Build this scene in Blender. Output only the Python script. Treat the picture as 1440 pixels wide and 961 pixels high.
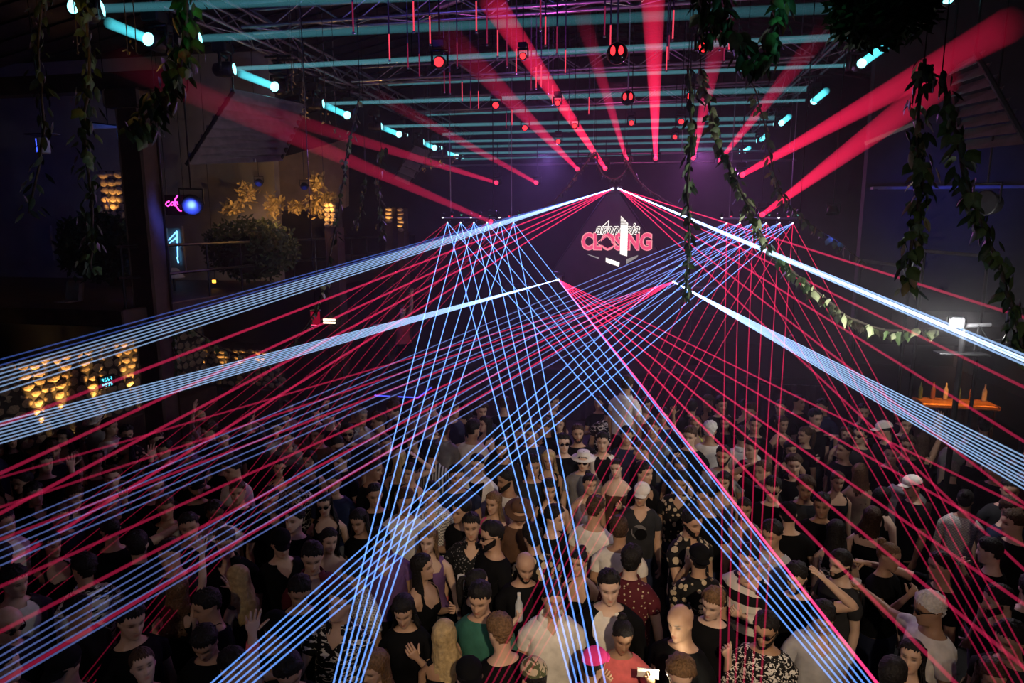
import bpy, math, random
import numpy as np
from mathutils import Vector, Matrix, Euler

for _o in list(bpy.data.objects):
    bpy.data.objects.remove(_o, do_unlink=True)
SC = bpy.context.scene
COL = SC.collection
R = math.radians
rnd = random.Random(7)

# ------------------------------------------------------------------ camera
FPX, CX, CY = 960.0, 720.0, 480.5          # focal length and centre for a 1440 x 961 frame
VPX, VPY = 905.0, 318.0                    # where the hall axis (+Y) vanishes
CAM_H = 4.5
_pitch = math.atan((CY - VPY) / FPX)
_yaw = math.atan(((VPX - CX) / FPX) / (math.cos(_pitch) + (CY - VPY) / FPX * math.sin(_pitch)))
cam_d = bpy.data.cameras.new('camera')
cam_d.sensor_width = 36.0
cam_d.lens = 36.0 * FPX / 1440.0
cam_d.clip_start = 0.05
cam_d.clip_end = 200
cam = bpy.data.objects.new('camera', cam_d)
cam.location = (0, 0, CAM_H)
cam.rotation_euler = (math.pi / 2 - _pitch, 0, _yaw)
COL.objects.link(cam)
SC.camera = cam
_rot = cam.rotation_euler.to_matrix()

def ray(px, py):
    return _rot @ Vector(((px - CX) / FPX, (CY - py) / FPX, -1.0))

def P(px, py, y=None, z=None, x=None):
    """point seen at a photo pixel, at hall depth y, height z or lateral x"""
    d = ray(px, py)
    if y is not None: t = y / d.y
    elif z is not None: t = (z - CAM_H) / d.z
    else: t = x / d.x
    return Vector((0, 0, CAM_H)) + d * t

# ------------------------------------------------------------------ world, view, main lights
w = bpy.data.worlds.new('night')
SC.world = w
w.use_nodes = True
w.node_tree.nodes['Background'].inputs[0].default_value = (0.010, 0.008, 0.02, 1)
w.node_tree.nodes['Background'].inputs[1].default_value = 0.02
SC.view_settings.view_transform = 'Standard'
SC.view_settings.look = 'None'
SC.view_settings.gamma = 1.0
SC.view_settings.exposure = -0.2
SC.view_settings.use_curve_mapping = False
SC.cycles.max_bounces = 2
SC.cycles.diffuse_bounces = 1
SC.cycles.glossy_bounces = 1
SC.cycles.volume_bounces = 0
SC.cycles.transparent_max_bounces = 16
SC.cycles.sample_clamp_indirect = 1.5
SC.cycles.use_denoising = True
SC.cycles.use_adaptive_sampling = True
SC.cycles.adaptive_threshold = 0.04
SC.cycles.volume_step_rate = 4.0
SC.cycles.volume_max_steps = 48
SC.cycles.adaptive_min_samples = 12

def lamp(kind, name, loc, energy, color, target=None, size=0.1, angle=None, blend=0.5):
    l = bpy.data.lights.new(name, kind)
    l.energy = energy
    l.color = color
    if kind == 'SPOT':
        l.spot_size = R(angle or 60); l.spot_blend = blend
        l.shadow_soft_size = size
    elif kind == 'AREA':
        l.size = size
    else:
        l.shadow_soft_size = size
    o = bpy.data.objects.new(name, l)
    o.location = loc
    if target is not None:
        o.rotation_euler = (Vector(target) - Vector(loc)).to_track_quat('-Z', 'Y').to_euler()
    COL.objects.link(o)
    return o

# followspots on the rear balcony, above and behind the camera, trained on the dance floor
lamp('SPOT', 'balcony_spot_lamp', (1.6, -3.0, 7.2), 2400, (1.0, 0.75, 0.48), P(890, 850, z=1.5), 0.10, 30, 1.0)
lamp('SPOT', 'balcony_spot_lamp', (-1.5, -3.0, 7.0), 300, (1.0, 0.76, 0.52), P(560, 790, z=1.5), 0.10, 37, 1.0)
lamp('SPOT', 'balcony_spot_lamp', (3.2, -2.0, 6.8), 250, (1.0, 0.78, 0.56), P(1280, 760, z=1.5), 0.10, 46, 1.0)
lamp('SPOT', 'balcony_spot_lamp', (-3.5, -2.0, 6.8), 24, (1.0, 0.70, 0.50), P(230, 760, z=1.5), 0.10, 52, 1.0)
# washes over the stage end of the room
lamp('SPOT', 'stage_wash_lamp', (-0.6, 15.0, 7.6), 300, (1.0, 0.12, 0.42), (-0.6, 19.5, 3.0), 0.15, 110, 1.0)
lamp('SPOT', 'stage_wash_lamp', (-4.6, 15.5, 6.6), 90, (0.30, 0.22, 1.0), (-1.0, 12.0, 1.0), 0.15, 95, 1.0)
lamp('SPOT', 'stage_wash_lamp', (2.6, 15.5, 6.6), 90, (0.55, 0.28, 1.0), (0.0, 12.0, 1.0), 0.15, 95, 1.0)
lamp('SPOT', 'haze_fill_lamp', (-2.6, 19.0, 6.4), 780, (0.46, 0.22, 1.0), (-1.8, 8.0, 1.0), 0.15, 75, 1.0)  # added pair without fixtures, brightens the purple haze and rims the crowd
lamp('SPOT', 'haze_fill_lamp', (1.4, 19.0, 6.4), 780, (0.80, 0.22, 0.85), (.8, 8.0, 1.0), 0.15, 75, 1.0)
lamp('SPOT', 'roof_wash_lamp', (-1.5, 9.0, 5.6), 190, (0.70, 0.10, 0.55), (-1.5, 13.0, 9.0), 0.2, 130, 1.0)
lamp('SPOT', 'roof_wash_lamp', (-3.6, 5.0, 6.2), 230, (0.16, 0.12, 1.0), (-3.0, 9.5, 8.5), 0.2, 120, 1.0)

# ------------------------------------------------------------------ helpers: meshes
class MB:
    """collects geometry, builds ONE mesh object"""
    def __init__(s): s.v = []; s.f = []
    def add(s, vs, fs):
        b = len(s.v); s.v += [tuple(v) for v in vs]; s.f += [tuple(i + b for i in f) for f in fs]; return s
    def box(s, c, sz, rot=None, bev=0.0):
        x, y, z = (k / 2 for k in sz); c = Vector(c)
        m = rot.to_matrix() if isinstance(rot, Euler) else (rot if rot is not None else Matrix.Identity(3))
        if bev <= 0:
            vs = [c + m @ Vector((i * x, j * y, k * z)) for i in (-1, 1) for j in (-1, 1) for k in (-1, 1)]
            return s.add(vs, [(0, 1, 3, 2), (4, 6, 7, 5), (0, 4, 5, 1), (2, 3, 7, 6), (0, 2, 6, 4), (1, 5, 7, 3)])
        vs = []; pts = [(-1, -1), (1, -1), (1, 1), (-1, 1)]
        ring = []
        for (i, j) in pts:
            for e in ((1, 0), (0, 1)) if i * j > 0 else ((0, 1), (1, 0)):
                ring.append((i * (x - bev * e[0]), j * (y - bev * e[1])))
        for zz, k in ((-z, .0), (-z + bev, 1), (z - bev, 1), (z, 0)):
            for (a, b) in ring:
                vs.append(c + m @ Vector((a - (0 if k else bev * np.sign(a) * .7), b - (0 if k else bev * np.sign(b) * .7), zz)))
        fs = [tuple(range(7, -1, -1)), tuple(range(24, 32))]
        for r in range(3):
            for q in range(8):
                fs.append((r * 8 + q, r * 8 + (q + 1) % 8, r * 8 + 8 + (q + 1) % 8, r * 8 + 8 + q))
        return s.add(vs, fs)
    def tube(s, pts, rad, n=8, cap=True):
        pts = [Vector(p) for p in pts]
        if not hasattr(rad, '__len__'): rad = [rad] * len(pts)
        d0 = (pts[1] - pts[0]).normalized()
        u = d0.orthogonal().normalized()
        vs = []; fs = []
        for i, p in enumerate(pts):
            d = ((pts[min(i + 1, len(pts) - 1)]) - pts[max(i - 1, 0)])
            d = d.normalized() if d.length > 1e-9 else d0
            u = (u - d * u.dot(d)).normalized(); v = d.cross(u)
            for k in range(n):
                a = 2 * math.pi * k / n
                vs.append(p + (u * math.cos(a) + v * math.sin(a)) * rad[i])
        for i in range(len(pts) - 1):
            for k in range(n):
                a, b = i * n + k, i * n + (k + 1) % n
                fs.append((a, b, b + n, a + n))
        if cap:
            fs.append(tuple(range(n - 1, -1, -1))); fs.append(tuple(range((len(pts) - 1) * n, len(pts) * n)))
        return s.add(vs, fs)
    def lathe(s, prof, c=(0, 0, 0), n=16, axis='Z', rot=None):
        vs = []; fs = []; c = Vector(c)
        for (r, h) in prof:
            for k in range(n):
                a = 2 * math.pi * k / n
                v = Vector((r * math.cos(a), r * math.sin(a), h))
                if axis == 'Y': v = Vector((v.x, v.z, -v.y))
                if axis == 'X': v = Vector((v.z, v.x, v.y))
                if rot is not None: v = rot @ v
                vs.append(c + v)
        for i in range(len(prof) - 1):
            for k in range(n):
                a, b = i * n + k, i * n + (k + 1) % n
                fs.append((a, b, b + n, a + n))
        fs.append(tuple(range(n - 1, -1, -1))); fs.append(tuple(range((len(prof) - 1) * n, len(prof) * n)))
        return s.add(vs, fs)
    def prism(s, poly, d):
        """polygon of 3-D points extruded by vector d"""
        poly = [Vector(p) for p in poly]; d = Vector(d); n = len(poly)
        vs = poly + [p + d for p in poly]
        fs = [tuple(range(n - 1, -1, -1)), tuple(range(n, 2 * n))]
        fs += [(i, (i + 1) % n, n + (i + 1) % n, n + i) for i in range(n)]
        return s.add(vs, fs)
    def mesh(s, name, mat=None, smooth=False):
        me = bpy.data.meshes.new(name); me.from_pydata(s.v, [], s.f); me.update()
        if smooth: me.polygons.foreach_set('use_smooth', [True] * len(me.polygons))
        if mat: me.materials.append(mat)
        return me
    def build(s, name, mat=None, parent=None, smooth=False, loc=None):
        return obj(name, s.mesh(name, mat, smooth), parent, loc)

def obj(name, data, parent=None, loc=None):
    o = bpy.data.objects.new(name, data)
    COL.objects.link(o)
    if loc is not None: o.location = loc
    if parent is not None: o.parent = parent
    return o

def tag(o, label=None, cat=None, group=None, kind=None):
    if label: o['label'] = label
    if cat: o['category'] = cat
    if group: o['group'] = group
    if kind: o['kind'] = kind
    return o

def thing(name, label, cat, loc=(0, 0, 0), rotz=0, group=None):
    o = bpy.data.objects.new(name, None)
    o.empty_display_size = 0.1
    COL.objects.link(o); o.location = loc; o.rotation_euler = (0, 0, rotz)
    return tag(o, label, cat, group)

def struct(name, mb, mat, parent=None):
    o = mb.build(name, mat, parent)
    if parent is None: o['kind'] = 'structure'
    return o

def between(o, a, b, r):
    """place a unit cylinder (radius 1, z 0..1) between two points"""
    a, b = Vector(a), Vector(b); d = b - a
    o.location = a
    o.rotation_euler = d.to_track_quat('Z', 'Y').to_euler()
    o.scale = (r, r, d.length)
    return o

# ------------------------------------------------------------------ helpers: materials
MATS = {}
def mat(name, col, rough=0.6, metal=0.0, vary=0.15, scale=8.0, bump=0.0, spec=0.4, col2=None, trans=0.0, coords='Object'):
    if name in MATS: return MATS[name]
    m = bpy.data.materials.new(name); m.use_nodes = True
    nt = m.node_tree; b = nt.nodes['Principled BSDF']
    tc = nt.nodes.new('ShaderNodeTexCoord')
    nz = nt.nodes.new('ShaderNodeTexNoise'); nz.inputs['Scale'].default_value = scale; nz.inputs['Detail'].default_value = 4
    nt.links.new(tc.outputs[coords], nz.inputs['Vector'])
    rp = nt.nodes.new('ShaderNodeValToRGB')
    c = Vector(col[:3]); lo = c * (1 - vary); hi = Vector(col2[:3]) if col2 else c * (1 + vary)
    rp.color_ramp.elements[0].position = .3; rp.color_ramp.elements[1].position = .7
    rp.color_ramp.elements[0].color = (*lo, 1); rp.color_ramp.elements[1].color = (*hi, 1)
    nt.links.new(nz.outputs['Fac'], rp.inputs['Fac'])
    nt.links.new(rp.outputs['Color'], b.inputs['Base Color'])
    b.inputs['Roughness'].default_value = rough; b.inputs['Metallic'].default_value = metal
    b.inputs['Specular IOR Level'].default_value = spec
    if trans: b.inputs['Transmission Weight'].default_value = trans
    if bump:
        bp = nt.nodes.new('ShaderNodeBump'); bp.inputs['Strength'].default_value = bump; bp.inputs['Distance'].default_value = 0.02
        nt.links.new(nz.outputs['Fac'], bp.inputs['Height']); nt.links.new(bp.outputs['Normal'], b.inputs['Normal'])
    MATS[name] = m
    return m

def glow(name, col, strength):
    if name in MATS: return MATS[name]
    m = bpy.data.materials.new(name); m.use_nodes = True
    nt = m.node_tree; nt.nodes.remove(nt.nodes['Principled BSDF'])
    e = nt.nodes.new('ShaderNodeEmission'); e.inputs[0].default_value = (*col, 1); e.inputs[1].default_value = strength
    nt.links.new(e.outputs[0], nt.nodes['Material Output'].inputs['Surface'])
    MATS[name] = m
    return m

def beam_mat(name, col, s0, s1, power=1.0, r0=1.0, r1=1.0):
    """light scattered by haze inside a beam: s0 at the lens (z=0), s1 at the far end (z=1)"""
    if name in MATS: return MATS[name]
    m = bpy.data.materials.new(name); m.use_nodes = True
    nt = m.node_tree; nt.nodes.remove(nt.nodes['Principled BSDF'])
    e = nt.nodes.new('ShaderNodeEmission'); e.inputs[0].default_value = (*col, 1); e.inputs[1].default_value = s0
    if s0 != s1:
        tc = nt.nodes.new('ShaderNodeTexCoord'); sx = nt.nodes.new('ShaderNodeSeparateXYZ')
        nt.links.new(tc.outputs['Object'], sx.inputs[0])
        pw = nt.nodes.new('ShaderNodeMath'); pw.operation = 'POWER'; pw.use_clamp = True
        nt.links.new(sx.outputs['Z'], pw.inputs[0]); pw.inputs[1].default_value = power
        mp = nt.nodes.new('ShaderNodeMapRange')
        mp.inputs['To Min'].default_value = s0; mp.inputs['To Max'].default_value = s1
        nt.links.new(pw.outputs[0], mp.inputs['Value']); nt.links.new(mp.outputs[0], e.inputs[1])
    nt.links.new(e.outputs[0], nt.nodes['Material Output'].inputs['Volume'])
    MATS[name] = m
    return m

_bm = {}
def beam_mesh(m, taper=1.0, n=10):
    k = (m.name, taper, n)
    if k not in _bm:
        a = MB().tube([(0, 0, 0), (0, 0, 1)], [1.0, taper], n)
        _bm[k] = a.mesh('beam', m, True)
    return _bm[k]

def beam(name, parent, a, b, r, m, taper=1.0):
    o = obj(name, beam_mesh(m, taper))
    between(o, a, b, r)
    if parent is not None:
        mw = parent.matrix_basis.inverted()
        bpy_m = Matrix.LocRotScale(o.location, o.rotation_euler, o.scale)
        o.parent = parent; o.matrix_basis = mw @ bpy_m
    return o

ROOF_C, ROOF_Z = -1.5, 10.6
def roof_z(x): return ROOF_Z - abs(x - ROOF_C) * 0.20
DARK = mat('black_paint', (0.012, 0.012, 0.014), .45, vary=.3)
BLACKM = mat('black_metal', (0.02, 0.02, 0.022), .35, .6, vary=.3)
ALU = mat('aluminium', (0.42, 0.42, 0.46), .32, .9, vary=.12, scale=30)
# ================================================================== the room
m_floor = mat('club_floor', (0.035, 0.033, 0.035), .42, vary=.35, scale=1.4, bump=.1)
m_wall = mat('dark_plaster', (0.035, 0.030, 0.034), .8, vary=.3, scale=2.5, bump=.25)
m_ceil = mat('dark_ceiling_sheet', (0.045, 0.036, 0.044), .5, vary=.35, scale=1.2)
m_wallb = mat('pale_plaster', (0.30, 0.29, 0.28), .8, vary=.12, scale=3, bump=.2)
struct('floor', MB().box((-2, 9.5, -.05), (32, 33, .1)), m_floor)
struct('wall_back', MB().box((-2, 24.1, 5), (32, .2, 10)), m_wall)
struct('wall_right', MB().box((10.1, 9.5, 5), (.2, 33, 10)), m_wall)
struct('wall_left', MB().box((-17.1, 9.5, 5), (.2, 33, 10)), m_wall)
struct('wall_front', MB().box((-2, -7.1, 5), (32, .2, 10)), m_wall)
# pitched ceiling in two slopes, each covered with overlapping folded sheets
m_sheet = mat('roof_sheet', (0.07, 0.055, 0.065), .38, .25, vary=.4, scale=2.2)
ce = MB()
for sx in (-1, 1):
    x0, x1 = ROOF_C, ROOF_C + sx * 15.6
    ce.prism([(x0, -7, roof_z(x0) + .06), (x1, -7, roof_z(x1) + .06), (x1, 24, roof_z(x1) + .06), (x0, 24, roof_z(x0) + .06)], (0, 0, .12))
ceiling = struct('ceiling', ce, m_ceil)
for sx in (-1, 1):
    pl = MB()
    L = 15.4; ang = math.atan(.20)
    pl.add([(0, -.30, 0), (L, -.30, 0), (L, .24, 0), (0, .24, 0), (0, .30, -.05), (L, .30, -.05), (0, -.30, .012), (L, -.30, .012), (L, .24, .012), (0, .24, .012)],
           [(0, 1, 2, 3), (3, 2, 5, 4), (6, 9, 8, 7), (0, 6, 7, 1)])
    me = pl.mesh('roof_sheet', m_sheet)
    for i in range(36):
        o = obj('roof_sheet', me, ceiling, (ROOF_C + (.02 * sx), 2.0 + i * .61, ROOF_Z))
        o.rotation_euler = (0, ang if sx > 0 else math.pi - ang, 0)
        if sx < 0: o.rotation_euler = (0, ang, math.pi)

# ------------------------------------------------------------------ stage and DJ booth
m_stage = mat('stage_black', (0.02, 0.018, 0.022), .5, vary=.3, scale=5)
m_cloth = mat('stage_skirt', (0.025, 0.015, 0.022), .9, vary=.4, scale=12, bump=.3)
stage = thing('stage', 'low black stage deck with pleated skirt along the far end of the dance floor', 'stage', (-.9, 16.6, 0))
MB().box((0, 1.2, 1.13), (9.6, 4.6, .14), bev=.02).build('deck', m_stage, stage)
for i in range(16):
    a = MB(); x0 = -4.8 + i * .6
    pts = []
    for k in range(7):
        pts.append((x0 + k * .1, -1.1 - (.05 if k % 2 else 0), 0))
    vs = pts + [(p[0], p[1], 1.06) for p in pts]
    a.add(vs, [(k, k + 1, k + 8, k + 7) for k in range(6)])
    a.add([(x, y + .012, z) for x, y, z in vs], [(k + 7, k + 8, k + 1, k) for k in range(6)])
    a.build('skirt_pleat', m_cloth, stage)
for x in (-4.4, 0, 4.4):
    for y in (-.8, 3.2): MB().box((x, y, .53), (.1, .1, 1.06)).build('leg', DARK, stage)
booth = thing('dj_booth', 'dark angular DJ booth carrying the lit sign between the laser projectors', 'booth', (-.75, 17.2, 1.2))
m_booth = mat('booth_panel', (0.035, 0.024, 0.034), .4, vary=.25, scale=3)
MB().prism([(-2.3, 0, 0), (2.3, 0, 0), (1.7, 0, 1.7), (-1.7, 0, 1.7)], (0, .5, 0)).build('front_panel', m_booth, booth)
MB().prism([(-1.75, -.09, 1.75), (1.75, -.09, 1.75), (.14, -.09, 4.08), (-.14, -.09, 4.08)], (0, .5, 0)).build('crest_panel', m_booth, booth)
MB().box((0, .3, 1.73), (3.8, .8, .07), bev=.015).build('shelf', DARK, booth)
for sx in (-1, 1):
    MB().tube([(sx * 2.35, .1, 0), (sx * 1.78, .1, 1.72), (sx * .16, .1, 4.08)], .04, 8).build('frame_edge', BLACKM, booth)
MB().box((-.02, .05, 4.115), (.50, .6, .07), bev=.01).build('top_plate', BLACKM, booth)

# sign on the booth: two lines of letters and a split shard with lit lower edges
sign = thing('lit_sign', 'illuminated sign with white script over pink block capitals on the booth', 'sign', P(867, 340, y=17.05))
PXM = 17.05 / 960.0
def sg(px, py): return ((px - 867) * PXM, 0, -(py - 340) * PXM)
def text(name, s, size, ext, m, parent, loc, shear=0.0, off=0.0, space=1.0, width=None):
    c = bpy.data.curves.new(name, 'FONT'); c.body = s; c.size = size; c.extrude = ext; c.shear = shear; c.offset = off
    c.align_x = 'CENTER'; c.align_y = 'CENTER'; c.space_character = space
    c.resolution_u = 3
    o = obj(name, c, parent, loc); o.rotation_euler = (math.pi / 2, 0, 0)
    c.materials.append(m)
    bpy.context.view_layer.update()
    if width and o.dimensions.x > 0: sx = width / o.dimensions.x
    else: sx = 1.0
    me = bpy.data.meshes.new_from_object(o.evaluated_get(bpy.context.evaluated_depsgraph_get()))
    bpy.data.objects.remove(o)
    o = obj(name, me, parent, loc); o.rotation_euler = (math.pi / 2, 0, 0); o.scale.x = sx
    if not me.materials: me.materials.append(m)
    return o
g_pink = glow('sign_pink', (1.0, 0.09, 0.22), 1.1)
g_white = glow('sign_white', (1.0, 0.93, 0.86), 1.5)
g_edge = glow('sign_edge', (1.0, 0.35, 0.38), 1.25)
g_dim = glow('sign_dim', (0.75, 0.68, 0.66), .45)
text('capital_letters', 'CLOSING', 23 * PXM * 1.32, .03, g_edge, sign, Vector(sg(867, 341)) + Vector((0, .03, 0)), off=.034, width=97 * PXM)
text('capital_letters', 'CLOSING', 23 * PXM * 1.32, .03, g_pink, sign, Vector(sg(867, 341)), off=.014, width=94 * PXM)
text('script_letters', 'amnesia', 17 * PXM * 1.3, .02, g_white, sign, Vector(sg(867, 323)) + Vector((0, .0, 0)), shear=.35, off=.014, width=61 * PXM)
text('script_letters', 'amnesia', 17 * PXM * 1.3, .02, mat('sign_ink', (0.05, 0.02, 0.03), .6), sign, Vector(sg(867, 323)) + Vector((0, -.02, 0)), shear=.35, off=-.002, width=59 * PXM)
def sgpoly(name, pts, m, dy=-.05, th=.03):
    MB().prism([Vector(sg(*p)) + Vector((0, dy, 0)) for p in pts], (0, th, 0)).build(name, m, sign)
sgpoly('shard', [(872, 305), (882, 315), (882, 360), (872, 357)], g_white)
for k in range(5):
    sgpoly('shard_line', [(872, 308 + k * 1.9), (873.6 + 1.8 * k, 308 + k * 1.9), (874 + 1.8 * k, 308.8 + k * 1.9), (872, 308.8 + k * 1.9)], mat('sign_ink', (0.05, 0.02, 0.03), .6), -.062, .01)
for a, b in (((845, 329), (846, 321)), ((846, 321), (856, 311.5)), ((856, 311.5), (855, 322)), ((855, 322), (849, 328))):
    A, B = Vector(sg(*a)), Vector(sg(*b))
    MB().tube([A + Vector((0, -.06, 0)), B + Vector((0, -.06, 0))], .010, 6).build('shard_outline', g_white, sign)
for a, b in (((840, 342), (853, 331)), ((853, 331), (866, 345)), ((866, 345), (855, 351)), ((855, 351), (840, 342))):
    A, B = Vector(sg(*a)), Vector(sg(*b))
    MB().tube([A + Vector((0, -.06, 0)), B + Vector((0, -.06, 0))], .012, 6).build('shard_outline', g_edge, sign)
sgpoly('shard_core', [(843, 342), (853, 334), (863, 345), (855, 349)], mat('sign_ink', (0.05, 0.02, 0.03), .6), -.045, .02)
sgpoly('lower_edge', [(827, 357), (844, 362), (843.5, 364), (829, 358.5)], g_dim)
sgpoly('lower_edge', [(853, 362), (872, 368.5), (871, 374), (853, 368)], g_white)
sgpoly('lower_edge', [(881, 364), (897, 358), (896, 361), (881, 370.5)], g_dim)
# loudspeaker stacks beside the booth
m_spk = mat('speaker_black', (0.018, 0.018, 0.02), .55, vary=.3)
def speaker(px, y, w_, h_, n, lab):
    c = P(px, 560, y=y)
    s = thing('loudspeaker_stack', lab, 'loudspeaker', (c.x, y, 1.2), 0, 'loudspeaker stacks on the stage')
    for k in range(n):
        cab = MB().box((0, 0, h_ * (k + .5)), (w_, .6, h_ * .98), bev=.02).build('cabinet', m_spk, s)
        MB().lathe([(w_ * .36, 0), (w_ * .34, .02), (w_ * .16, .05), (w_ * .1, .03)], (0, -.31, h_ * (k + .5)), 18, 'Y').build('cone', BLACKM, cab)
speaker(735, 16.9, .8, .62, 3, 'black loudspeaker stack at the booth end nearest the stone pilasters')
speaker(990, 16.9, .8, .62, 3, 'black loudspeaker stack at the booth end nearest the bar')
# ================================================================== lighting rig
m_truss = mat('truss_alloy', (0.36, 0.35, 0.40), .34, .85, vary=.15, scale=20)
_unit = MB().tube([(0, 0, 0), (0, 0, 1)], 1.0, 6).mesh('rod', m_truss, True)
RX_L, RX_R = -6.1, 3.1
def truss(name, label, A, B, w_=.32, h_=.33, panel=.55, group=None, rc=.026, rb=.011):
    A, B = Vector(A), Vector(B); d = B - A; L = d.length; d.normalize()
    side = d.cross(Vector((0, 0, 1))).normalized(); up = side.cross(d)
    t = thing(name, label, 'truss', A, 0, group)
    c = [side * (w_ / 2 * i) + up * (h_ / 2 * j) for i, j in ((-1, -1), (1, -1), (1, 1), (-1, 1))]
    for k in c: between(obj('chord', _unit, t), k, k + d * L, rc)
    n = int(L / panel)
    for i in range(n):
        a, b = d * (L * i / n), d * (L * (i + 1) / n)
        for s0, s1 in ((0, 3), (1, 2), (0, 1)):
            p, q = (s0, s1) if i % 2 else (s1, s0)
            between(obj('brace', _unit, t), c[p] + a, c[q] + b, rb)
    return t
truss('roof_truss', 'long box truss over the side of the room with the stone pilasters', (RX_L, 5.0, 7.5), (RX_L, 23.85, 7.5), panel=.62)
truss('roof_truss', 'long box truss over the bar side of the room', (RX_R, 5.2, 7.58), (RX_R, 23.85, 7.58), h_=.4, panel=.62)
for i, (y, lab) in enumerate(((9.9, 'first cross truss, hung with the longest glowing tubes, above the crowd'),
                              (13.8, 'second cross truss hung across the middle of the room'),
                              (17.6, 'third cross truss hung just in front of the booth'))):
    truss('cross_truss', lab, (RX_L + .2, y, 7.55), (RX_R - .2, y, 7.65), panel=.5)
bar_t = thing('lighting_bar', 'far double bar carrying the red spotlights behind the booth', 'bar', (-1.5, 20.6, 6.3))
for z in (0, .26): between(obj('rail', _unit, bar_t), (-5.2, 0, z), (5.6, 0, z), .035)
for x in (-5, -2.5, 0, 2.5, 5.4): between(obj('hanger', _unit, bar_t), (x, 0, .26), (x, 0, roof_z(x - 1.5) - 6.3), .012)
for x0, x1, y0 in ((-4.8, -2.2, 8.6), (-2.4, -1.0, 9.2), (-.4, 1.2, 8.9), (-3.4, -.6, 11.4), (.4, 2.6, 11.8)):
    o = obj('roof_strut', _unit); between(o, (x0, y0, 8.0), (x1, y0 + 1.5, 9.4), .05)
    tag(o, 'slim metal strut rising from the cross trusses to the roof sheets', 'strut', 'roof struts')

g_cyan = glow('lens_cyan', (0.30, 0.95, 1.0), 3.2)
g_red = glow('lens_red', (1.0, 0.022, 0.03), 3.6)
g_redb = glow('lens_red_small', (1.0, 0.04, 0.12), 1.6)
b_cyanL = beam_mat('cyan_beam_across', (0.20, 0.66, 0.80), 6.5, 1.9, .4)
b_cyanS = beam_mat('cyan_beam_along', (0.10, 0.80, 0.95), 9.5, 4.0, .8)
b_cyanF = beam_mat('cyan_beam_faint', (0.12, 0.50, 0.62), 3.2, 0.5, .5)
b_red = beam_mat('red_beam', (1.0, 0.018, 0.09), 9.0, 0.55, .24)
b_redd = beam_mat('red_beam_dim', (1.0, 0.02, 0.12), 4.2, 0.0, .25)
b_redx = beam_mat('red_beam_side', (1.0, 0.015, 0.09), 8.0, 0.30, .30)

def moving_head(lens, dirv, label, lensmat, beams=(), s=1.0, group=None, drop=.34, cat='spotlight', name='moving_head_light'):
    lens = Vector(lens); d = Vector(dirv).normalized()
    c = lens - d * (.17 * s)
    base = c + Vector((0, 0, drop * s))
    t = thing(name, label, cat, base, 0, group)
    c0 = c - base
    q = d.to_track_quat('Z', 'Y').to_matrix()
    MB().lathe([(.05 * s, -.17 * s), (.10 * s, -.13 * s), (.12 * s, 0), (.115 * s, .10 * s), (.105 * s, .165 * s), (.085 * s, .165 * s)], c0, 14, rot=q).build('head', DARK, t, True)
    side = d.cross(Vector((0, 0, 1)))
    side = side.normalized() if side.length > .05 else Vector((1, 0, 0))
    yk = MB()
    for sg_ in (-1, 1):
        p = c0 + side * (sg_ * .145 * s)
        yk.tube([p - Vector((0, 0, .05 * s)), p + Vector((0, 0, drop * .62 * s))], .024 * s, 6)
    yk.tube([c0 + side * (-.16 * s) + Vector((0, 0, drop * .62 * s)), c0 + side * (.16 * s) + Vector((0, 0, drop * .62 * s))], .03 * s, 6)
    yk.build('yoke', BLACKM, t, True)
    MB().box((0, 0, -.02 * s), (.26 * s, .26 * s, .15 * s), bev=.02 * s).build('base', DARK, t)
    zr = 7.30 if (abs(base.x - RX_L) < .5 or abs(base.x - RX_R) < .5) else roof_z(base.x)
    MB().tube([(0, 0, .05 * s), (0, 0, max(.30 * s, zr - base.z))], .018 * s, 6).build('hanger', BLACKM, t)
    if zr == 7.30: MB().tube([(-.24, 0, zr - base.z), (.24, 0, zr - base.z)], .02, 6).build('clamp_bar', BLACKM, t)
    MB().lathe([(.001, .172 * s), (.05 * s, .178 * s), (.086 * s, .166 * s)], c0, 14, rot=q).build('lens', lensmat, t, True)
    for (a, b, r0, taper, m) in beams: beam('light_beam', t, a, b, r0, m, taper)
    return t

# cyan moving heads along both side trusses
ORD = ('first', 'second', 'third', 'fourth', 'fifth', 'sixth', 'seventh')
def st(px, py, x): return P(px, py, x=x)
LX, RXX = -6.1, 3.1
left_across = [((330, 97), (1205, 51)), ((455, 146), (1140, 125)), ((537, 178), (1092, 166)), ((596, 200), (1066, 190)), ((630, 216), (1044, 209))]
for i, (a, b) in enumerate(left_across):
    A, B = st(*a, LX), st(*b, RXX)
    moving_head(A, B - A, '%s cyan cross-beam moving head counted from the booth, on the pilaster side' % ORD[4 - i], g_cyan,
                [(A, B, .035, 1.7, b_cyanL)], .95, 'cyan cross-beam moving heads on the pilaster side')
left_along = [((103, 8), (60, -12)), ((208, 55), (152, 32)), ((386, 122), (337, 103)), ((488, 162), (459, 149)), ((561, 189), (541, 181)), ((611, 208), (599, 203)), ((642, 220), (632, 216))]
for i, (a, b) in enumerate(left_along):
    A, B = st(*a, LX), st(*b, LX)
    moving_head(A, B - A, '%s cyan along-truss moving head counted from the booth, on the pilaster side' % ORD[6 - i], g_cyan,
                [(A, B, .06, 1.1, b_cyanS)] if i else [], .95, 'cyan along-truss moving heads on the pilaster side')
for a in ((228, 61), (400, 124), (571, 190), (620, 208), (651, 221)):
    A = st(*a, LX)
    moving_head(A, (.25, -1, -.1), 'small cyan spotlight hanging just behind a moving head on the pilaster-side truss', g_cyan, [], .62, 'small cyan spotlights on the pilaster-side truss')
right_across = [((1190, 92), (545, 118)), ((1135, 141), (600, 161)), ((1088, 175), (622, 189)), ((1064, 198), (635, 207)), ((1040, 213), (648, 224))]
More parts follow.
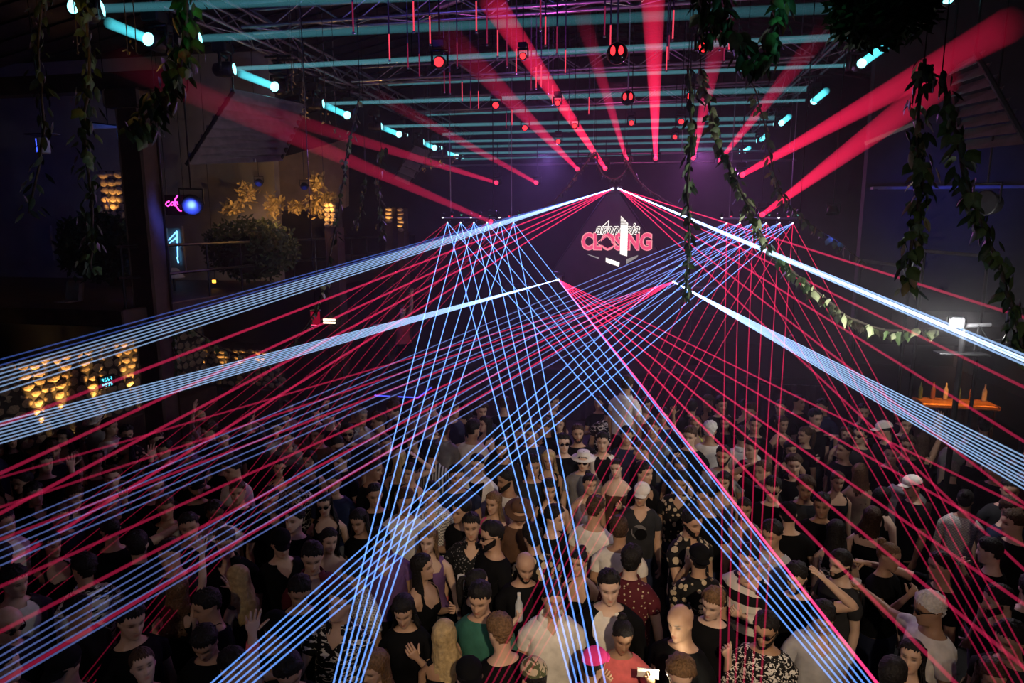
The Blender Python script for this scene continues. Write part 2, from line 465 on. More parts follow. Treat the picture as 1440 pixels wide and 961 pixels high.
for i, (a, b) in enumerate(right_across):
    A, B = st(*a, RXX - .1), st(*b, LX)
    moving_head(A, B - A, '%s cyan cross-beam moving head counted from the booth, on the bar side' % ORD[4 - i], g_cyan,
                [(A, B, .03, 1.7, b_cyanL)], .8, 'cyan cross-beam moving heads on the bar side')
right_along = [((1333, -4), (1380, -40)), ((1212, 89), (1246, 64)), ((1145, 142), (1162, 128)), ((1099, 173), (1110, 164)), ((1070, 197), (1078, 190)), ((1048, 212), (1054, 208))]
for i, (a, b) in enumerate(right_along):
    A, B = st(*a, RXX), st(*b, RXX)
    moving_head(A, B - A, '%s cyan along-truss moving head counted from the booth, on the bar side' % ORD[5 - i], g_cyan,
                [(A, B, .06, 1.1, b_cyanS)], .8, 'cyan along-truss moving heads on the bar side')
# two wide faint cyan beams near the camera end
A, B = st(145, 12, LX), P(1200, -30, x=RXX)
moving_head(A, B - A, 'nearest moving head, with a wide cyan beam passing the hanging foliage', g_cyan, [(A, B, .05, 2.0, b_cyanF)], 1.0)
A, B = st(282, 54, LX), P(1192, 10, x=RXX)
moving_head(A, B - A, 'moving head with a wide faint cyan beam, between the foliage and the stone pilasters', g_cyan, [(A, B, .05, 1.9, b_cyanF)], 1.0)

# red spotlights on the far bar: source pixel, far pixel, depth of far end, end radius, material
reds = [((851, 237), (690, 0), 7.0, .13, b_red, 'brightest red spotlight, aimed through the cross trusses, on the far bar'),
        ((812, 238), (610, 30), 7.0, .15, b_redd, 'dim wide red spotlight next to the brightest one on the far bar'),
        ((754, 257), (520, 128), 9.0, .09, b_redd, 'red spotlight hung low on the far bar beside a garland'),
        ((698, 257), (270, 125), 8.0, .13, b_redd, 'red spotlight on the far bar end nearest the pilasters, beam skimming the awning'),
        ((881, 224), (812, 0), 7.5, .10, b_redd, 'thin red spotlight above the booth sign on the far bar'),
        ((922, 223), (918, -20), 7.0, .125, b_red, 'red spotlight shining straight down the room from the far bar'),
        ((975, 222), (1022, 0), 7.5, .13, b_redd, 'red spotlight behind the straight hanging vine on the far bar'),
        ((1012, 226), (1165, 35), 7.5, .11, b_redd, 'dim red spotlight next to the bar-side truss on the far bar')]
for a, b, yb, r1, m, lab in reds:
    A, B = P(*a, y=20.4), P(*b, y=yb)
    moving_head(A, B - A, lab, g_redb, [(A, B, .05, r1 / .05, m)], .8, 'red spotlights on the far bar')
for a, b, ya, yb, r0, r1, m, lab in [((690, 312), (150, 78), 15.2, 7.0, .045, .17, b_redd, 'red spotlight by the laser array on the pilaster side, beam over the gallery'),
                                 ((1044, 246), (1420, 35), 15.2, 6.5, .05, .15, b_redx, 'bright red spotlight by the bar-side laser array, aimed at the awning'),
                                 ((1072, 302), (1330, 112), 15.0, 7.0, .045, .15, b_redx, 'lower red spotlight by the bar-side laser array, under the brighter beam')]:
    A, B = P(*a, y=ya), P(*b, y=yb)
    moving_head(A, B - A, lab, g_redb, [(A, B, r0, r1 / r0, m)], .7)
# red lamps facing the crowd
m_ball = mat('dark_globe', (0.02, 0.015, 0.02), .12, .7, vary=.1)
for (px, py, s) in ((617, 87, 1.0), (697, 148, .9), (738, 180, .9), (785, 199, .9), (735, 79, .6), (784, 145, .7), (808, 177, .8), (888, 173, .8), (990, 66, .95), (970, 135, .8), (958, 171, .85), (949, 193, .8)):
    A = P(px, py, z=6.35)
    t = moving_head(A, (-A.x * .6, -A.y, -1.2), 'black moving head showing a red lens to the crowd, hung among the glowing tubes', g_red, [], .62 * s, 'red-lensed moving heads among the tubes')
for (px, py, r, lab) in ((868, 75, .125, 'dark glossy globe lamp with two red bulbs on a rod of glowing tubes'), (883, 138, .115, 'dark glossy globe lamp with red bulbs hanging below the other globe on the far side')):
    c = P(px, py, z=6.5)
    t = thing('globe_lamp', lab, 'lamp', c + Vector((0, 0, r)), 0)
    MB().lathe([(.001, -r)] + [(r * math.cos(a), r * math.sin(a)) for a in [R(k) for k in range(-75, 76, 15)]] + [(.001, r)], (0, 0, -r), 18).build('globe', m_ball, t, True)
    for dx in (-.045, .045):
        MB().lathe([(.001, -.05), (.025, -.03), (.03, 0), (.022, .04), (.001, .06)], (dx, -r * .92, -r), 10).build('bulb', g_red, t, True)
    between(obj('hanging_rod', _unit, t), (0, 0, 0), (0, 0, roof_z(c.x) - c.z - r), .012)
# hanging tubes with glowing tips
m_tube = mat('clear_tube', (0.10, 0.05, 0.14), .25, .2, vary=.2)
g_tip = glow('tube_tip', (1.0, 0.07, 0.13), 1.1)
g_tipd = glow('tube_tip_dim', (0.8, 0.05, 0.20), .28)
tubes = [(497, 45), (548, 84), (574, 95), (582, 44), (590, 108), (605, 62), (625, 129), (670, 44), (685, 62), (700, 79), (713, 93), (726, 102), (747, 125), (754, 124), (760, 41), (767, 63), (783, 75), (795, 103), (633, 131), (650, 142), (662, 153), (673, 153), (643, 94), (761, 122), (771, 130), (777, 146), (850, 50), (858, 73), (940, 85), (946, 55), (1018, 86), (1025, 70), (1012, 69), (937, 99), (712, 180), (720, 176), (800, 165), (828, 160)]
_ub = {}
for i, (px, py) in enumerate(tubes):
    c = P(px, py, z=6.55)
    L = .55 + .35 * rnd.random()
    t = thing('hanging_tube', 'slim clear tube with a glowing pink tip hanging from the cross trusses', 'light tube', c + Vector((0, 0, L + .6)), 0, 'hanging light tubes')
    z0 = -(L + .6)
    between(obj('tube', _unit, t), (0, 0, z0 + .3), (0, 0, 0), .009).data = _ub.setdefault('t', MB().tube([(0, 0, 0), (0, 0, 1)], 1, 6).mesh('tube', m_tube, True))
    between(obj('glowing_tip', _unit, t), (0, 0, z0), (0, 0, z0 + .3), .009).data = _ub.setdefault('g' + str(i % 2), MB().tube([(0, 0, 0), (0, 0, 1)], 1, 6).mesh('glowing_tip', g_tip if i % 2 else g_tipd, True))
    between(obj('end_cap', _unit, t), (0, 0, z0 - .02), (0, 0, z0), .016)
    between(obj('cord', _unit, t), (0, 0, 0), (0, 0, roof_z(c.x) - t.location.z), .004)

# ================================================================== lasers
b_blue = beam_mat('laser_blue', (0.15, 0.36, 1.0), 62, 88)
b_bluem = beam_mat('laser_blue_soft', (0.24, 0.36, 1.0), 75, 3, .55)
b_pinkm = beam_mat('laser_pink_soft', (1.0, 0.02, 0.12), 27, 6)
b_pinkf = beam_mat('laser_pink_fan', (1.0, 0.03, 0.14), 66, 0.4, .32)
b_pinkh = beam_mat('laser_pink_hot', (1.0, 0.05, 0.22), 95, 60, .5)
b_white = beam_mat('laser_white', (0.38, 0.60, 1.0), 190, 9, .35)
b_whiteb = beam_mat('laser_white_bright', (0.50, 0.68, 1.0), 240, 60, .4)
b_whited = beam_mat('laser_white_dim', (0.10, 0.20, 0.80), 80, 8, .4)
m_las = mat('laser_case', (0.03, 0.03, 0.034), .4, .3, vary=.25)
def laser(pos, label, group=None, s=1.0):
    t = thing('laser_projector', label, 'laser', pos, 0, group)
    MB().box((0, .17 * s, 0), (.20 * s, .32 * s, .14 * s), bev=.012 * s).build('case', m_las, t)
    MB().tube([(-.12 * s, .17 * s, 0), (-.12 * s, .17 * s, .16 * s), (.12 * s, .17 * s, .16 * s), (.12 * s, .17 * s, 0)], .012 * s, 6).build('bracket', BLACKM, t)
    MB().lathe([(.001, 0), (.022 * s, 0), (.026 * s, .02 * s)], (0, 0, 0), 10, 'Y').build('aperture', glow('aperture_white', (.8, .85, 1.0), 5), t)
    return t
def shoot(t, px, py, m, y=None, z=None, x=None, r=.0062, taper=1.0, ext=1.0):
    """beam from the projector through the point seen at (px, py); then on to the floor or past the camera"""
    A = Vector(t.location); B = P(px, py, y=y, z=z, x=x)
    d = B - A
    k = 1.0 * ext
    if d.z < 0: k = max(k, 1.0) if A.z + d.z * k < .02 else min((A.z - .02) / -d.z, 1.6 * ext)
    if d.y < 0: k = min(k, (A.y + 6.5) / -d.y)
    beam('laser_beam', t, A, A + d * k, r, m, taper)

# upper pair at the top of the booth
SRC = Vector
u1 = laser(P(862, 265.5, y=17.0), 'laser projector on the booth peak aimed at the pilaster side')
u2 = laser(P(870, 265.5, y=17.0), 'laser projector on the booth peak aimed at the bar side')
for i, yy in enumerate((506, 514, 520, 526, 532, 538, 544, 552)):
    shoot(u1, 0, yy, b_whited if i in (0, 1) else b_white, x=-4.3, r=.0055, taper=1.3)
for i, yy in enumerate((499, 504, 508, 513)):
    shoot(u2, 1440, yy, b_whiteb if i in (1, 2) else b_white, x=2.6, r=.008, taper=1.2)
for s_ in (.386, .465, .53, .62):
    shoot(u1, 300, 265.5 + s_ * 562, b_pinkf, x=-4.6, r=.010, taper=2.2)
for s_ in (.318, .49, .624, .777, .94):
    shoot(u2, 1300, 265.5 + s_ * 430, b_pinkf, x=2.9, r=.010, taper=1.8)
# lower pair at the booth corners
l1 = laser(P(785, 393.5, y=16.0), 'laser projector on the booth shoulder nearest the pilasters')
l2 = laser(P(947, 396.5, y=16.0), 'laser projector on the booth shoulder nearest the bar, beside the green-lit vine tip')
for i, yy in enumerate((594, 599, 604, 609, 614, 619, 624)):
    shoot(l1, 0, yy, b_white, x=-4.6, r=.0055, taper=1.5)
for i, yy in enumerate((642, 648, 654, 660, 666, 672, 677, 682, 688)):
    shoot(l2, 1440, yy, b_white, x=2.6, r=.0055, taper=1.4)
for i, s_ in enumerate((.49, .571, .697, .833, 1.016, 1.267)):
    px = {0: 1440, 1: 1440, 2: 1400, 3: 1330, 4: 1290, 5: 1224}[i]
    shoot(l1, px, 393.5 + s_ * (px - 785), b_pinkh if i == 5 else b_pinkf, z=2.35, r=.009, taper=1.6 if i < 5 else 1.0)
for s_ in (.291, .335, .383, .453, .52, .596):
    shoot(l2, 330, 396.5 + s_ * 617, b_pinkf, z=2.6, r=.009, taper=1.5)
for t in (l1, l2):
    MB().tube([(0, .17, -.07), (0, .17, 1.2 - t.location.z)], .025, 8).build('stand_post', BLACKM, t)
    MB().lathe([(.16, 0), (.15, .02), (.03, .03)], (0, .17, 1.2 - t.location.z), 12).build('stand_foot', BLACKM, t)
# two rows of six projectors
LB = [laser(P(629 + i * 18.6, 313, y=15.4), ('projector %s in the laser row on the pilaster side, counted from the pilasters' % n), 'laser row on the pilaster side', .55)
      for i, n in enumerate(('one', 'two', 'three', 'four', 'five', 'six'))]
RB = [laser(P(1022 + i * 18.6, 314, y=15.4), ('projector %s in the laser row on the bar side, counted from the booth' % n), 'laser row on the bar side', .55)
      for i, n in enumerate(('one', 'two', 'three', 'four', 'five', 'six'))]
for nm, row, lab in (('laser_beam_bar', LB, 'slim bar holding the row of lasers on the pilaster side'), ('laser_beam_bar', RB, 'slim bar holding the row of lasers on the bar side')):
    a, b = Vector(row[0].location), Vector(row[-1].location)
    t = thing('mounting_bar', lab, 'bar', (a + b) / 2 + Vector((0, .094, .10)))
    h = (b - a) / 2 * 1.15
    between(obj('rail', _unit, t), -h, h, .02)
    for k in (-.8, .8): between(obj('hanger', _unit, t), h * k, h * k + Vector((0, 0, roof_z(((a + b) / 2 + h * k).x) - 4.68)), .01)
    for k in range(9):
        p = -h + h * 2 * (k / 8.0)
        MB().lathe([(.03, -.02), (.045, .05), (.02, .09)], p + Vector((0, -.05, .04 + .03 * (k % 3))), 8).build('spot_can', BLACKM, t)
        MB().lathe([(.001, 0), (.022, .004), (.024, -.004)], p + Vector((0, -.06, .015 + .03 * (k % 3))), 8, 'Y').build('pilot_lamp', [glow('pilot_white', (.9, .95, 1), 2.2), g_redb, glow('pilot_green', (.2, 1, .6), .8)][k % 3], t)
lin = lambda a, b, n=6: [a + (b - a) * i / (n - 1) for i in range(n)]
for t, xa in zip(LB, (469, 477, 484, 492, 500, 507)): shoot(t, xa, 961, b_blue, z=2.15)
for t, xa in zip(LB, (803, 811, 819, 828, 838, 851)): shoot(t, xa, 961, b_blue, z=2.15)
for t, xa in zip(LB, (1174, 1184, 1194, 1204, 1214, 1224)): shoot(t, xa, 961, b_blue, z=2.15)
for t, ya in zip(RB, lin(541.7, 588.5)): shoot(t, 480, ya, b_bluem, z=3.0, ext=1.25)
for t, ya in zip(RB, lin(702, 755)): shoot(t, 360, ya, b_bluem, z=2.5, ext=1.25)
for t, ya in zip(RB, lin(905, 957)): shoot(t, 360, ya, b_blue, z=2.15)
for t, xa in zip(RB, (1012, 1023, 1034, 1046, 1058, 1070)): shoot(t, xa, 961, b_pinkm, z=2.0, r=.0065)
for t, xa in zip(RB, lin(1306, 1376)): shoot(t, xa, 800, b_pinkm, z=2.2, r=.0065)
for t, xa in zip(RB, lin(767, 830)): shoot(t, xa, 800, b_pinkm, z=2.0, r=.0065)
for t, xa in zip(LB, lin(432, 508)): shoot(t, xa, 560, b_pinkm, z=2.4, r=.0055)
for t, xa in zip(LB, lin(316, 420)): shoot(t, xa, 555, b_pinkm, z=2.4, r=.0055)
# ================================================================== people
NC, NA = 32, 18
def _ip(t, pts):
    xs = [p[0] for p in pts]; ys = [p[1] for p in pts]
    return np.interp(t, xs, ys)
TORSO = [(.80, .165, .118, .0), (.86, .176, .128, .0), (.94, .172, .122, .0), (1.02, .152, .110, .0), (1.10, .142, .106, .0), (1.18, .150, .113, -.002), (1.25, .162, .122, -.004),
         (1.31, .172, .124, -.004), (1.36, .180, .119, .0), (1.405, .180, .106, .004), (1.44, .155, .088, .008), (1.468, .108, .074, .010), (1.49, .070, .064, .010), (1.515, .058, .060, .006), (1.545, .056, .060, .0)]
HZ = [0, .010, .020, .029, .037, .044, .050, .056, .063, .070, .076, .083, .091, .099, .106, .112, .118, .125, .132, .139, .148, .161, .176, .191, .205, .217, .226, .232]
PF = [(0, .076), (.02, .087), (.045, .089), (.07, .089), (.09, .089), (.118, .089), (.135, .095), (.16, .094), (.19, .084), (.215, .060), (.228, .036), (.235, .012)]
PW = [(0, .036), (.02, .048), (.045, .059), (.07, .066), (.09, .070), (.118, .073), (.135, .0755), (.16, .077), (.19, .071), (.215, .052), (.228, .032), (.235, .010)]
PB = [(0, .030), (.02, .045), (.045, .062), (.07, .076), (.09, .087), (.118, .097), (.135, .102), (.16, .103), (.19, .092), (.215, .067), (.228, .040), (.235, .012)]
TH = np.arange(NC) * 2 * np.pi / NC
THH = TH - .36 * np.sin(TH)
def _head_grid(f):
    """rows x NC x 3 in head space (chin at z=0, face towards -Y), paint masks, shared by everybody of a build"""
    rows = len(HZ); g = np.zeros((rows, NC, 3)); paint = np.zeros((rows, NC, 3))
    s, c = np.sin(THH), np.cos(THH)
    lift = .054 * np.clip(1 - c, 0, 1) ** 1.2 + .012 * np.clip(-c, 0, 1)
    for i, z0 in enumerate(HZ):
        z = z0 + lift * max(0, 1 - z0 / .14)
        F, W, B = _ip(z, PF), _ip(z, PW), _ip(z, PB)
        W = W * (.95 if f else 1.0)
        x = W * np.sign(s) * np.abs(s) ** .88
        y = np.where(c > 0, -F * np.abs(c) ** .92, B * np.abs(c) ** .95)
        ax = np.abs(x); fr = (c > .15)
        G = lambda a, b: np.exp(-(a / b) ** 2)
        d = np.zeros(NC)
        d -= .014 * G(ax - .031, .015) * G(z - .118, .013)                       # eye sockets
        d += .004 * G(ax - .031, .009) * G(z - .117, .006)                       # eyeballs
        d += .0035 * G(ax - .028, .018) * G(z - .137, .007)                      # brows
        nz = np.clip((.132 - z) / .050, 0, 1) * (z > .074) + np.clip((z - .064) / .012, 0, 1) * (z <= .074)
        d += (.004 + .022 * nz) * (nz > 0) * G(ax, .0085 + .006 * np.clip((.10 - z) / .03, 0, 1))   # nose
        d += .0055 * G(ax, .021) * G(z - .055, .0055) + .0055 * G(ax, .019) * G(z - .043, .006) - .003 * G(ax, .024) * G(z - .049, .0035)  # lips
        d += .006 * G(ax, .018) * G(z - .012, .012) - .003 * G(ax, .02) * G(z - .028, .007)       # chin
        d += .003 * G(ax - .045, .016) * G(z - .09, .016)                        # cheekbones
        y = y - np.where(fr, d, 0)
        th = np.minimum(THH, 2 * np.pi - THH)
        ear = .017 * np.clip(1 - ((th - R(97)) / R(11)) ** 2, 0, 1) * G(z - .108, .022)
        x = x + np.sign(s) * ear
        g[i, :, 0], g[i, :, 1], g[i, :, 2] = x, y, z
        paint[i, :, 0] = fr * G(ax, .019) * np.clip(1.3 * G(z - .049, .0095), 0, 1)
        paint[i, :, 1] = fr * np.clip(1.6 * G(ax - .031, .0165) * G(z - .1395, .0062) + 1.8 * G(ax - .031, .0130) * G(z - .1172, .0072), 0, 1)
        paint[i, :, 2] = fr * G(z - .03, .03) * np.clip((.09 - z) / .03, 0, 1)
    return g, paint
_HG = {False: _head_grid(False), True: _head_grid(True)}
ARMR = [(0, .058), (.3, .050), (.6, .045), (.9, .039), (1.0, .038), (1.15, .041), (1.4, .038), (1.7, .030), (2.0, .025)]

# arm poses: upper-arm direction, forearm direction, palm normal, hand pose (for the left arm, +X outwards; mirrored for the right)
POSE = {
    'd': ((.16, .02, -1), (.06, -.22, -1), (-1, 0, 0), 'rel'),
    'f': ((.18, -.22, -1), (-.38, -.82, .42), (-.7, .3, .4), 'grip'),
    'g': ((.22, -.05, -1), (-.15, -.85, .10), (-1, 0, 0), 'grip'),
    'u': ((.55, -.30, .55), (.05, -.25, 1), (0, -1, .1), 'open'),
    'U': ((.30, -.10, 1.0), (-.05, -.05, 1), (0, -1, 0), 'open'),
    'p': ((.45, -.85, .05), (.25, -.95, .10), (0, -.1, -1), 'point'),
    's': ((.95, -.30, .05), (.9, -.35, .12), (0, 0, -1), 'open'),
    'h': ((.92, -.05, .30), (-.72, -.02, .62), (-.5, 0, -.8), 'open'),
    'c': ((.20, -.55, -.80), (-.22, -.72, .62), (-.2, .9, .2), 'grip'),
    't': ((.18, -.30, -1), (.12, -.55, .85), (-1, -.1, .2), 'thumb'),
    'k': ((.16, -.48, -.86), (-.42, -.36, .86), (-.3, .9, 0), 'rel'),
    'o': ((.20, -.40, -.85), (.30, -.85, .45), (0, -.9, .3), 'open'),
    'i': ((.16, -.50, -.80), (-.10, -.45, .90), (-.6, .5, .0), 'fist'),
    'b': ((.12, .12, -1), (-.12, -.30, -.9), (0, 1, 0), 'rel'),
    'e': ((.30, -.62, -.40), (-.30, -.40, .86), (-.4, .8, 0), 'grip'),
    'v': ((.20, -.55, -.75), (.05, -.60, .8), (0, -1, 0), 'vee'),
}
CURL = {'rel': (.35, .45, .30), 'open': (.06, .12, .10), 'fist': (1.3, 1.5, 1.1), 'grip': (.75, 1.0, .7), 'thumb': (1.3, 1.5, 1.1), 'point': (1.2, 1.4, 1.0), 'vee': (1.2, 1.4, 1.0)}

def _rotm(ax, a): return np.array(Matrix.Rotation(a, 3, ax))

class Body:
    pass

def make_body(f=False, arms=('d', 'd'), hyaw=0., hpitch=0., hroll=0., lean=0., slean=0., stout=1.0, seed=0, jit=1.0):
    B = Body(); r = random.Random(seed)
    V = []; F = []; tagv = []          # tagv: (part, t, col)
    def addv(p, part, t, col=0):
        V.append(p); tagv.append((part, t, col)); return len(V) - 1
    # torso + neck
    ring = []
    for i, (z, a, b, yc) in enumerate(TORSO):
        if f:
            a *= _ip(z, [(.8, 1.0), (.95, 1.02), (1.10, .84), (1.25, .88), (1.36, .88), (1.44, .87), (1.5, .82), (1.55, .80)])
            b *= _ip(z, [(.8, 1.0), (1.1, .86), (1.4, .88), (1.55, .82)])
        k = stout if z < 1.42 else 1.0
        a *= (k + 1) / 2 if z > 1.25 else k; b *= k
        row = []
        for j, t in enumerate(TH):
            s, c = math.sin(t), math.cos(t)
            x = a * np.sign(s) * abs(s) ** .86; y = yc - b * np.sign(c) * abs(c) ** .86
            if c > 0:
                if f: y -= .040 * math.exp(-((abs(x) - .070) / .045) ** 2) * math.exp(-((z - 1.27) / .055) ** 2)
                else: y -= .008 * math.exp(-((abs(x) - .07) / .06) ** 2) * math.exp(-((z - 1.30) / .06) ** 2)
            row.append(addv((x, y, z), 0 if i < 12 else 1, z, j))
        ring.append(row)
    holes = {1: (5, 11), -1: (21, 27)}
    r0, r1 = 7, 10
    for i in range(len(ring) - 1):
        for j in range(NC):
            if r0 <= i < r1 and (5 <= j < 11 or 21 <= j < 27): continue
            F.append((ring[i][j], ring[i][(j + 1) % NC], ring[i + 1][(j + 1) % NC], ring[i + 1][j]))
    # head
    g, paint = _HG[f]
    hs = .97 if f else 1.0
    M = _rotm('Z', R(hyaw)) @ _rotm('X', R(hpitch)) @ _rotm('Y', R(hroll))
    piv = np.array((0, .012, .035))
    org = np.array((0, -.012, 1.538))
    def head_xf(p): return (np.asarray(p) * hs - piv) @ M.T + piv + org
    B.head_xf = head_xf; B.grid = g
    hrow = []
    G = head_xf(g.reshape(-1, 3)).reshape(g.shape)
    pv = {}
    for i in range(g.shape[0]):
        row = []
        for j in range(NC):
            k = addv(tuple(G[i, j]), 2, float(g[i, j, 2]), j); pv[k] = paint[i, j]; row.append(k)
        hrow.append(row)
    B.hrow = hrow
    for i, row in enumerate([ring[-1]] + hrow[:-1]):
        nx = hrow[i]
        for j in range(NC): F.append((row[j], row[(j + 1) % NC], nx[(j + 1) % NC], nx[j]))
    top = addv(tuple(head_xf((0, 0, .236))), 2, .236)
    for j in range(NC): F.append((hrow[-1][j], hrow[-1][(j + 1) % NC], top))
    # arms and hands
    B.hand = {}
    sw = .87 if f else 1.0; ar = .84 if f else 1.0
    for s, pc in ((1, arms[1]), (-1, arms[0])):
        U, D, N, hp = POSE[pc]
        jj = lambda v, a: Vector((v[0] * s + r.uniform(-a, a), v[1] + r.uniform(-a, a), v[2] + r.uniform(-a, a))).normalized()
        U, D, N = jj(U, .10 * jit), jj(D, .10 * jit), jj(N, .05 * jit)
        S = Vector((s * (.165 * sw + .012), .004, 1.398))
        up = max(0, U.z)
        S.z += .035 * up; S.x -= s * .02 * up
        L1, L2 = .285, .255
        E = S + U * L1; W = E + D * L2
        c0, c1 = holes[s]
        loop = [ring[r0][j] for j in range(c0, c1 + 1)] + [ring[i][c1] for i in range(r0 + 1, r1)] + [ring[r1][j] for j in range(c1, c0 - 1, -1)] + [ring[i][c0] for i in range(r1 - 1, r0, -1)]
        O = Vector((s, 0, 0)); u0 = Vector((0, 0, 1)); v0 = O.cross(u0)
        cen = sum((Vector(V[k]) for k in loop), Vector()) / len(loop)
        ang = [math.atan2((Vector(V[k]) - cen).dot(v0), (Vector(V[k]) - cen).dot(u0)) for k in loop]
        sg = 1 if ((ang[1] - ang[0] + math.pi) % (2 * math.pi) - math.pi) > 0 else -1
        off = [a - sg * 2 * math.pi * k / NA for k, a in enumerate(ang)]
        ph = math.atan2(sum(math.sin(a) for a in off), sum(math.cos(a) for a in off))
        q = O.rotation_difference(U)
        u, v = q @ u0, q @ v0
        prev = loop; pts = [.16, .34, .54, .74, .9, 1.0, 1.1, 1.26, 1.45, 1.66, 1.85, 2.0]
        pd = U; first = True; flip = False
        def quads(a, b):
            n = len(a)
            for k in range(n):
                qd = (a[k], a[(k + 1) % n], b[(k + 1) % n], b[k])
                F.append(qd[::-1] if flip else qd)
        for t in pts:
            w_ = min(max((t - .82) / .36, 0), 1); w_ = w_ * w_ * (3 - 2 * w_)
            d = (U * (1 - w_) + D * w_)
            d = d.normalized() if d.length > .15 else U.cross(Vector((0, 1, 0))).normalized()
            dq = pd.rotation_difference(d); u, v = dq @ u, dq @ v; pd = d
            cpt = S + U * (L1 * t) if t <= 1 else E + D * (L2 * (t - 1))
            rr = float(_ip(t, ARMR)) * ar * (1 + .5 * (stout - 1))
            cur = []
            for k in range(NA):
                a = ph + sg * 2 * math.pi * k / NA
                cur.append(addv(tuple(cpt + (u * math.cos(a) + v * math.sin(a)) * rr), 3 if s > 0 else 4, t, k))
            if first:
                flip = sg < 0
                first = False
            quads(prev, cur); prev = cur
        # palm
        hd = D; hn = (N - hd * N.dot(hd))
        hn = hn.normalized() if hn.length > .1 else hd.orthogonal().normalized()
        hw = hd.cross(hn)
        beta = []
        for k in range(NA):
            e = Vector(V[prev[k]]) - W
            beta.append(math.atan2(e.dot(hn), e.dot(hw)))
        hk = .92 if f else 1.0
        for dd, a, b in ((.022, .028, .019), (.05, .040, .016), (.08, .042, .013), (.096, .036, .009)):
            cur = [addv(tuple(W + hd * dd * hk + hw * (a * math.cos(t) * hk) + hn * (b * math.sin(t) * hk)), 5 if s > 0 else 6, dd, k) for k, t in enumerate(beta)]
            quads(prev, cur); prev = cur
        cc = addv(tuple(W + hd * .100 * hk), 5 if s > 0 else 6, .1)
        for k in range(NA):
            tr = (prev[k], prev[(k + 1) % NA], cc); F.append(tr[::-1] if flip else tr)
        def finger(base, dirv, axis, lens, rads, curls):
            p = Vector(base); d = Vector(dirv).normalized(); prevr = None
            dirs = []
            pts_ = [p]
            for L, cu in zip(lens, curls):
                d = Matrix.Rotation(cu, 3, axis) @ d; p = p + d * L; pts_.append(p); dirs.append(d)
            dirs = [Vector(dirv).normalized()] + dirs
            for i, q_ in enumerate(pts_):
                dd = (dirs[i] + dirs[min(i + 1, len(dirs) - 1)]).normalized()
                e1 = axis; e2 = dd.cross(axis).normalized()
                cur = [addv(tuple(q_ + (e1 * math.cos(2 * math.pi * k / 6) + e2 * math.sin(2 * math.pi * k / 6)) * rads[i]), 5 if s > 0 else 6, 1.0, k) for k in range(6)]
                if prevr:
                    for k in range(6): F.append((prevr[k], cur[k], cur[(k + 1) % 6], prevr[(k + 1) % 6]))
                prevr = cur
            tip = addv(tuple(pts_[-1] + dirs[-1] * rads[-1]), 5 if s > 0 else 6, 1.0)
            for k in range(6): F.append((prevr[k], tip, prevr[(k + 1) % 6]))
        cu = CURL[hp]; thm = -s
        ax = -hw                                   # curling towards the palm normal
        ax = hd.cross(hn).normalized()
        # rotating hd about ax=(hd x hn) turns it towards hn
        for k, L in enumerate((.074, .082, .077, .060)):
            lat = thm * (.031 - .0205 * k)
            cc_ = cu
            if (hp == 'point' and k == 0) or (hp == 'vee' and k < 2): cc_ = (.05, .08, .05)
            spread = (thm * (.12 - .08 * k)) * (1.6 if hp in ('open', 'vee') else .4)
            d0 = (hd + hw * spread).normalized()
            rr = [.0098, .0092, .0084, .0070]
            finger(W + hd * (.086 - .005 * (k == 3)) * hk + hw * lat * hk, d0, ax, (L * .42 * hk, L * .32 * hk, L * .26 * hk), rr, [c_ * (1 + .12 * k) for c_ in cc_])
        tb = W + hd * .030 * hk + hw * (thm * .030 * hk)
        if hp == 'thumb': td = Vector((0, 0, 1)) * .9 + hd * .3; tc = (0.0, 0.0)
        elif hp in ('open', 'vee'): td = hd * .62 + hw * thm * .78; tc = (.05, .1)
        else: td = hd * .75 + hw * thm * .5 + hn * .45; tc = (.25, .35)
        finger(tb, td, ax, (.042 * hk, .034 * hk), (.013, .011, .008), tc)
        B.hand[s] = (W + hd * .085 + hn * .028, hd.copy(), hn.copy(), hw * thm)
    # legs
    for s in (1, -1):
        loop = ([ring[0][j] for j in range(0, 17)] if s > 0 else [ring[0][(-j) % NC] for j in range(0, 17)])
        cr = addv((0, 0, .775), 7, .775)
        if s > 0: crotch = cr
        else: V.pop(); tagv.pop(); cr = crotch
        loop = loop + [cr]
        prev = loop
        for z, rr in ((.72, .088), (.60, .078), (.50, .062), (.45, .060), (.36, .060), (.24, .050), (.10, .040), (.04, .042)):
            rr *= stout
            cur = []
            for k in range(NA):
                a = R(90 + (k - 8) * 20)
                cur.append(addv((s * (.098 - .02 * (z < .5)) + s * rr * math.sin(a), -rr * math.cos(a) + .01 * (z < .4), z), 7, z, k))
            n = NA
            for k in range(n):
                qd = (prev[k], cur[k], cur[(k + 1) % n], prev[(k + 1) % n])
                F.append(qd if s > 0 else qd[::-1])
            prev = cur
        F.append(tuple(prev) if s < 0 else tuple(prev[::-1]))
    V = np.array(V, dtype=float)
    # lean of the upper body
    if lean or slean:
        Mr = _rotm('X', R(lean)) @ _rotm('Y', R(slean))
        part = np.array([t[0] for t in tagv]); zz = np.where(part <= 1, V[:, 2], 2.0); zz[part == 7] = 0
        w_ = np.clip((zz - .88) / .35, 0, 1)[:, None]
        pv0 = np.array((0, 0, .95))
        V = V * (1 - w_) + ((V - pv0) @ Mr.T + pv0) * w_
        old = B.head_xf
        B.head_xf = lambda p: (old(p) - pv0) @ Mr.T + pv0
        for s in B.hand:
            h = B.hand[s]; mm = Matrix(Mr.tolist())
            B.hand[s] = (mm @ (h[0] - Vector(pv0)) + Vector(pv0), mm @ h[1], mm @ h[2], mm @ h[3])
    B.V = V; B.F = F; B.tag = tagv; B.pv = pv
    # vertex normals
    N = np.zeros_like(V)
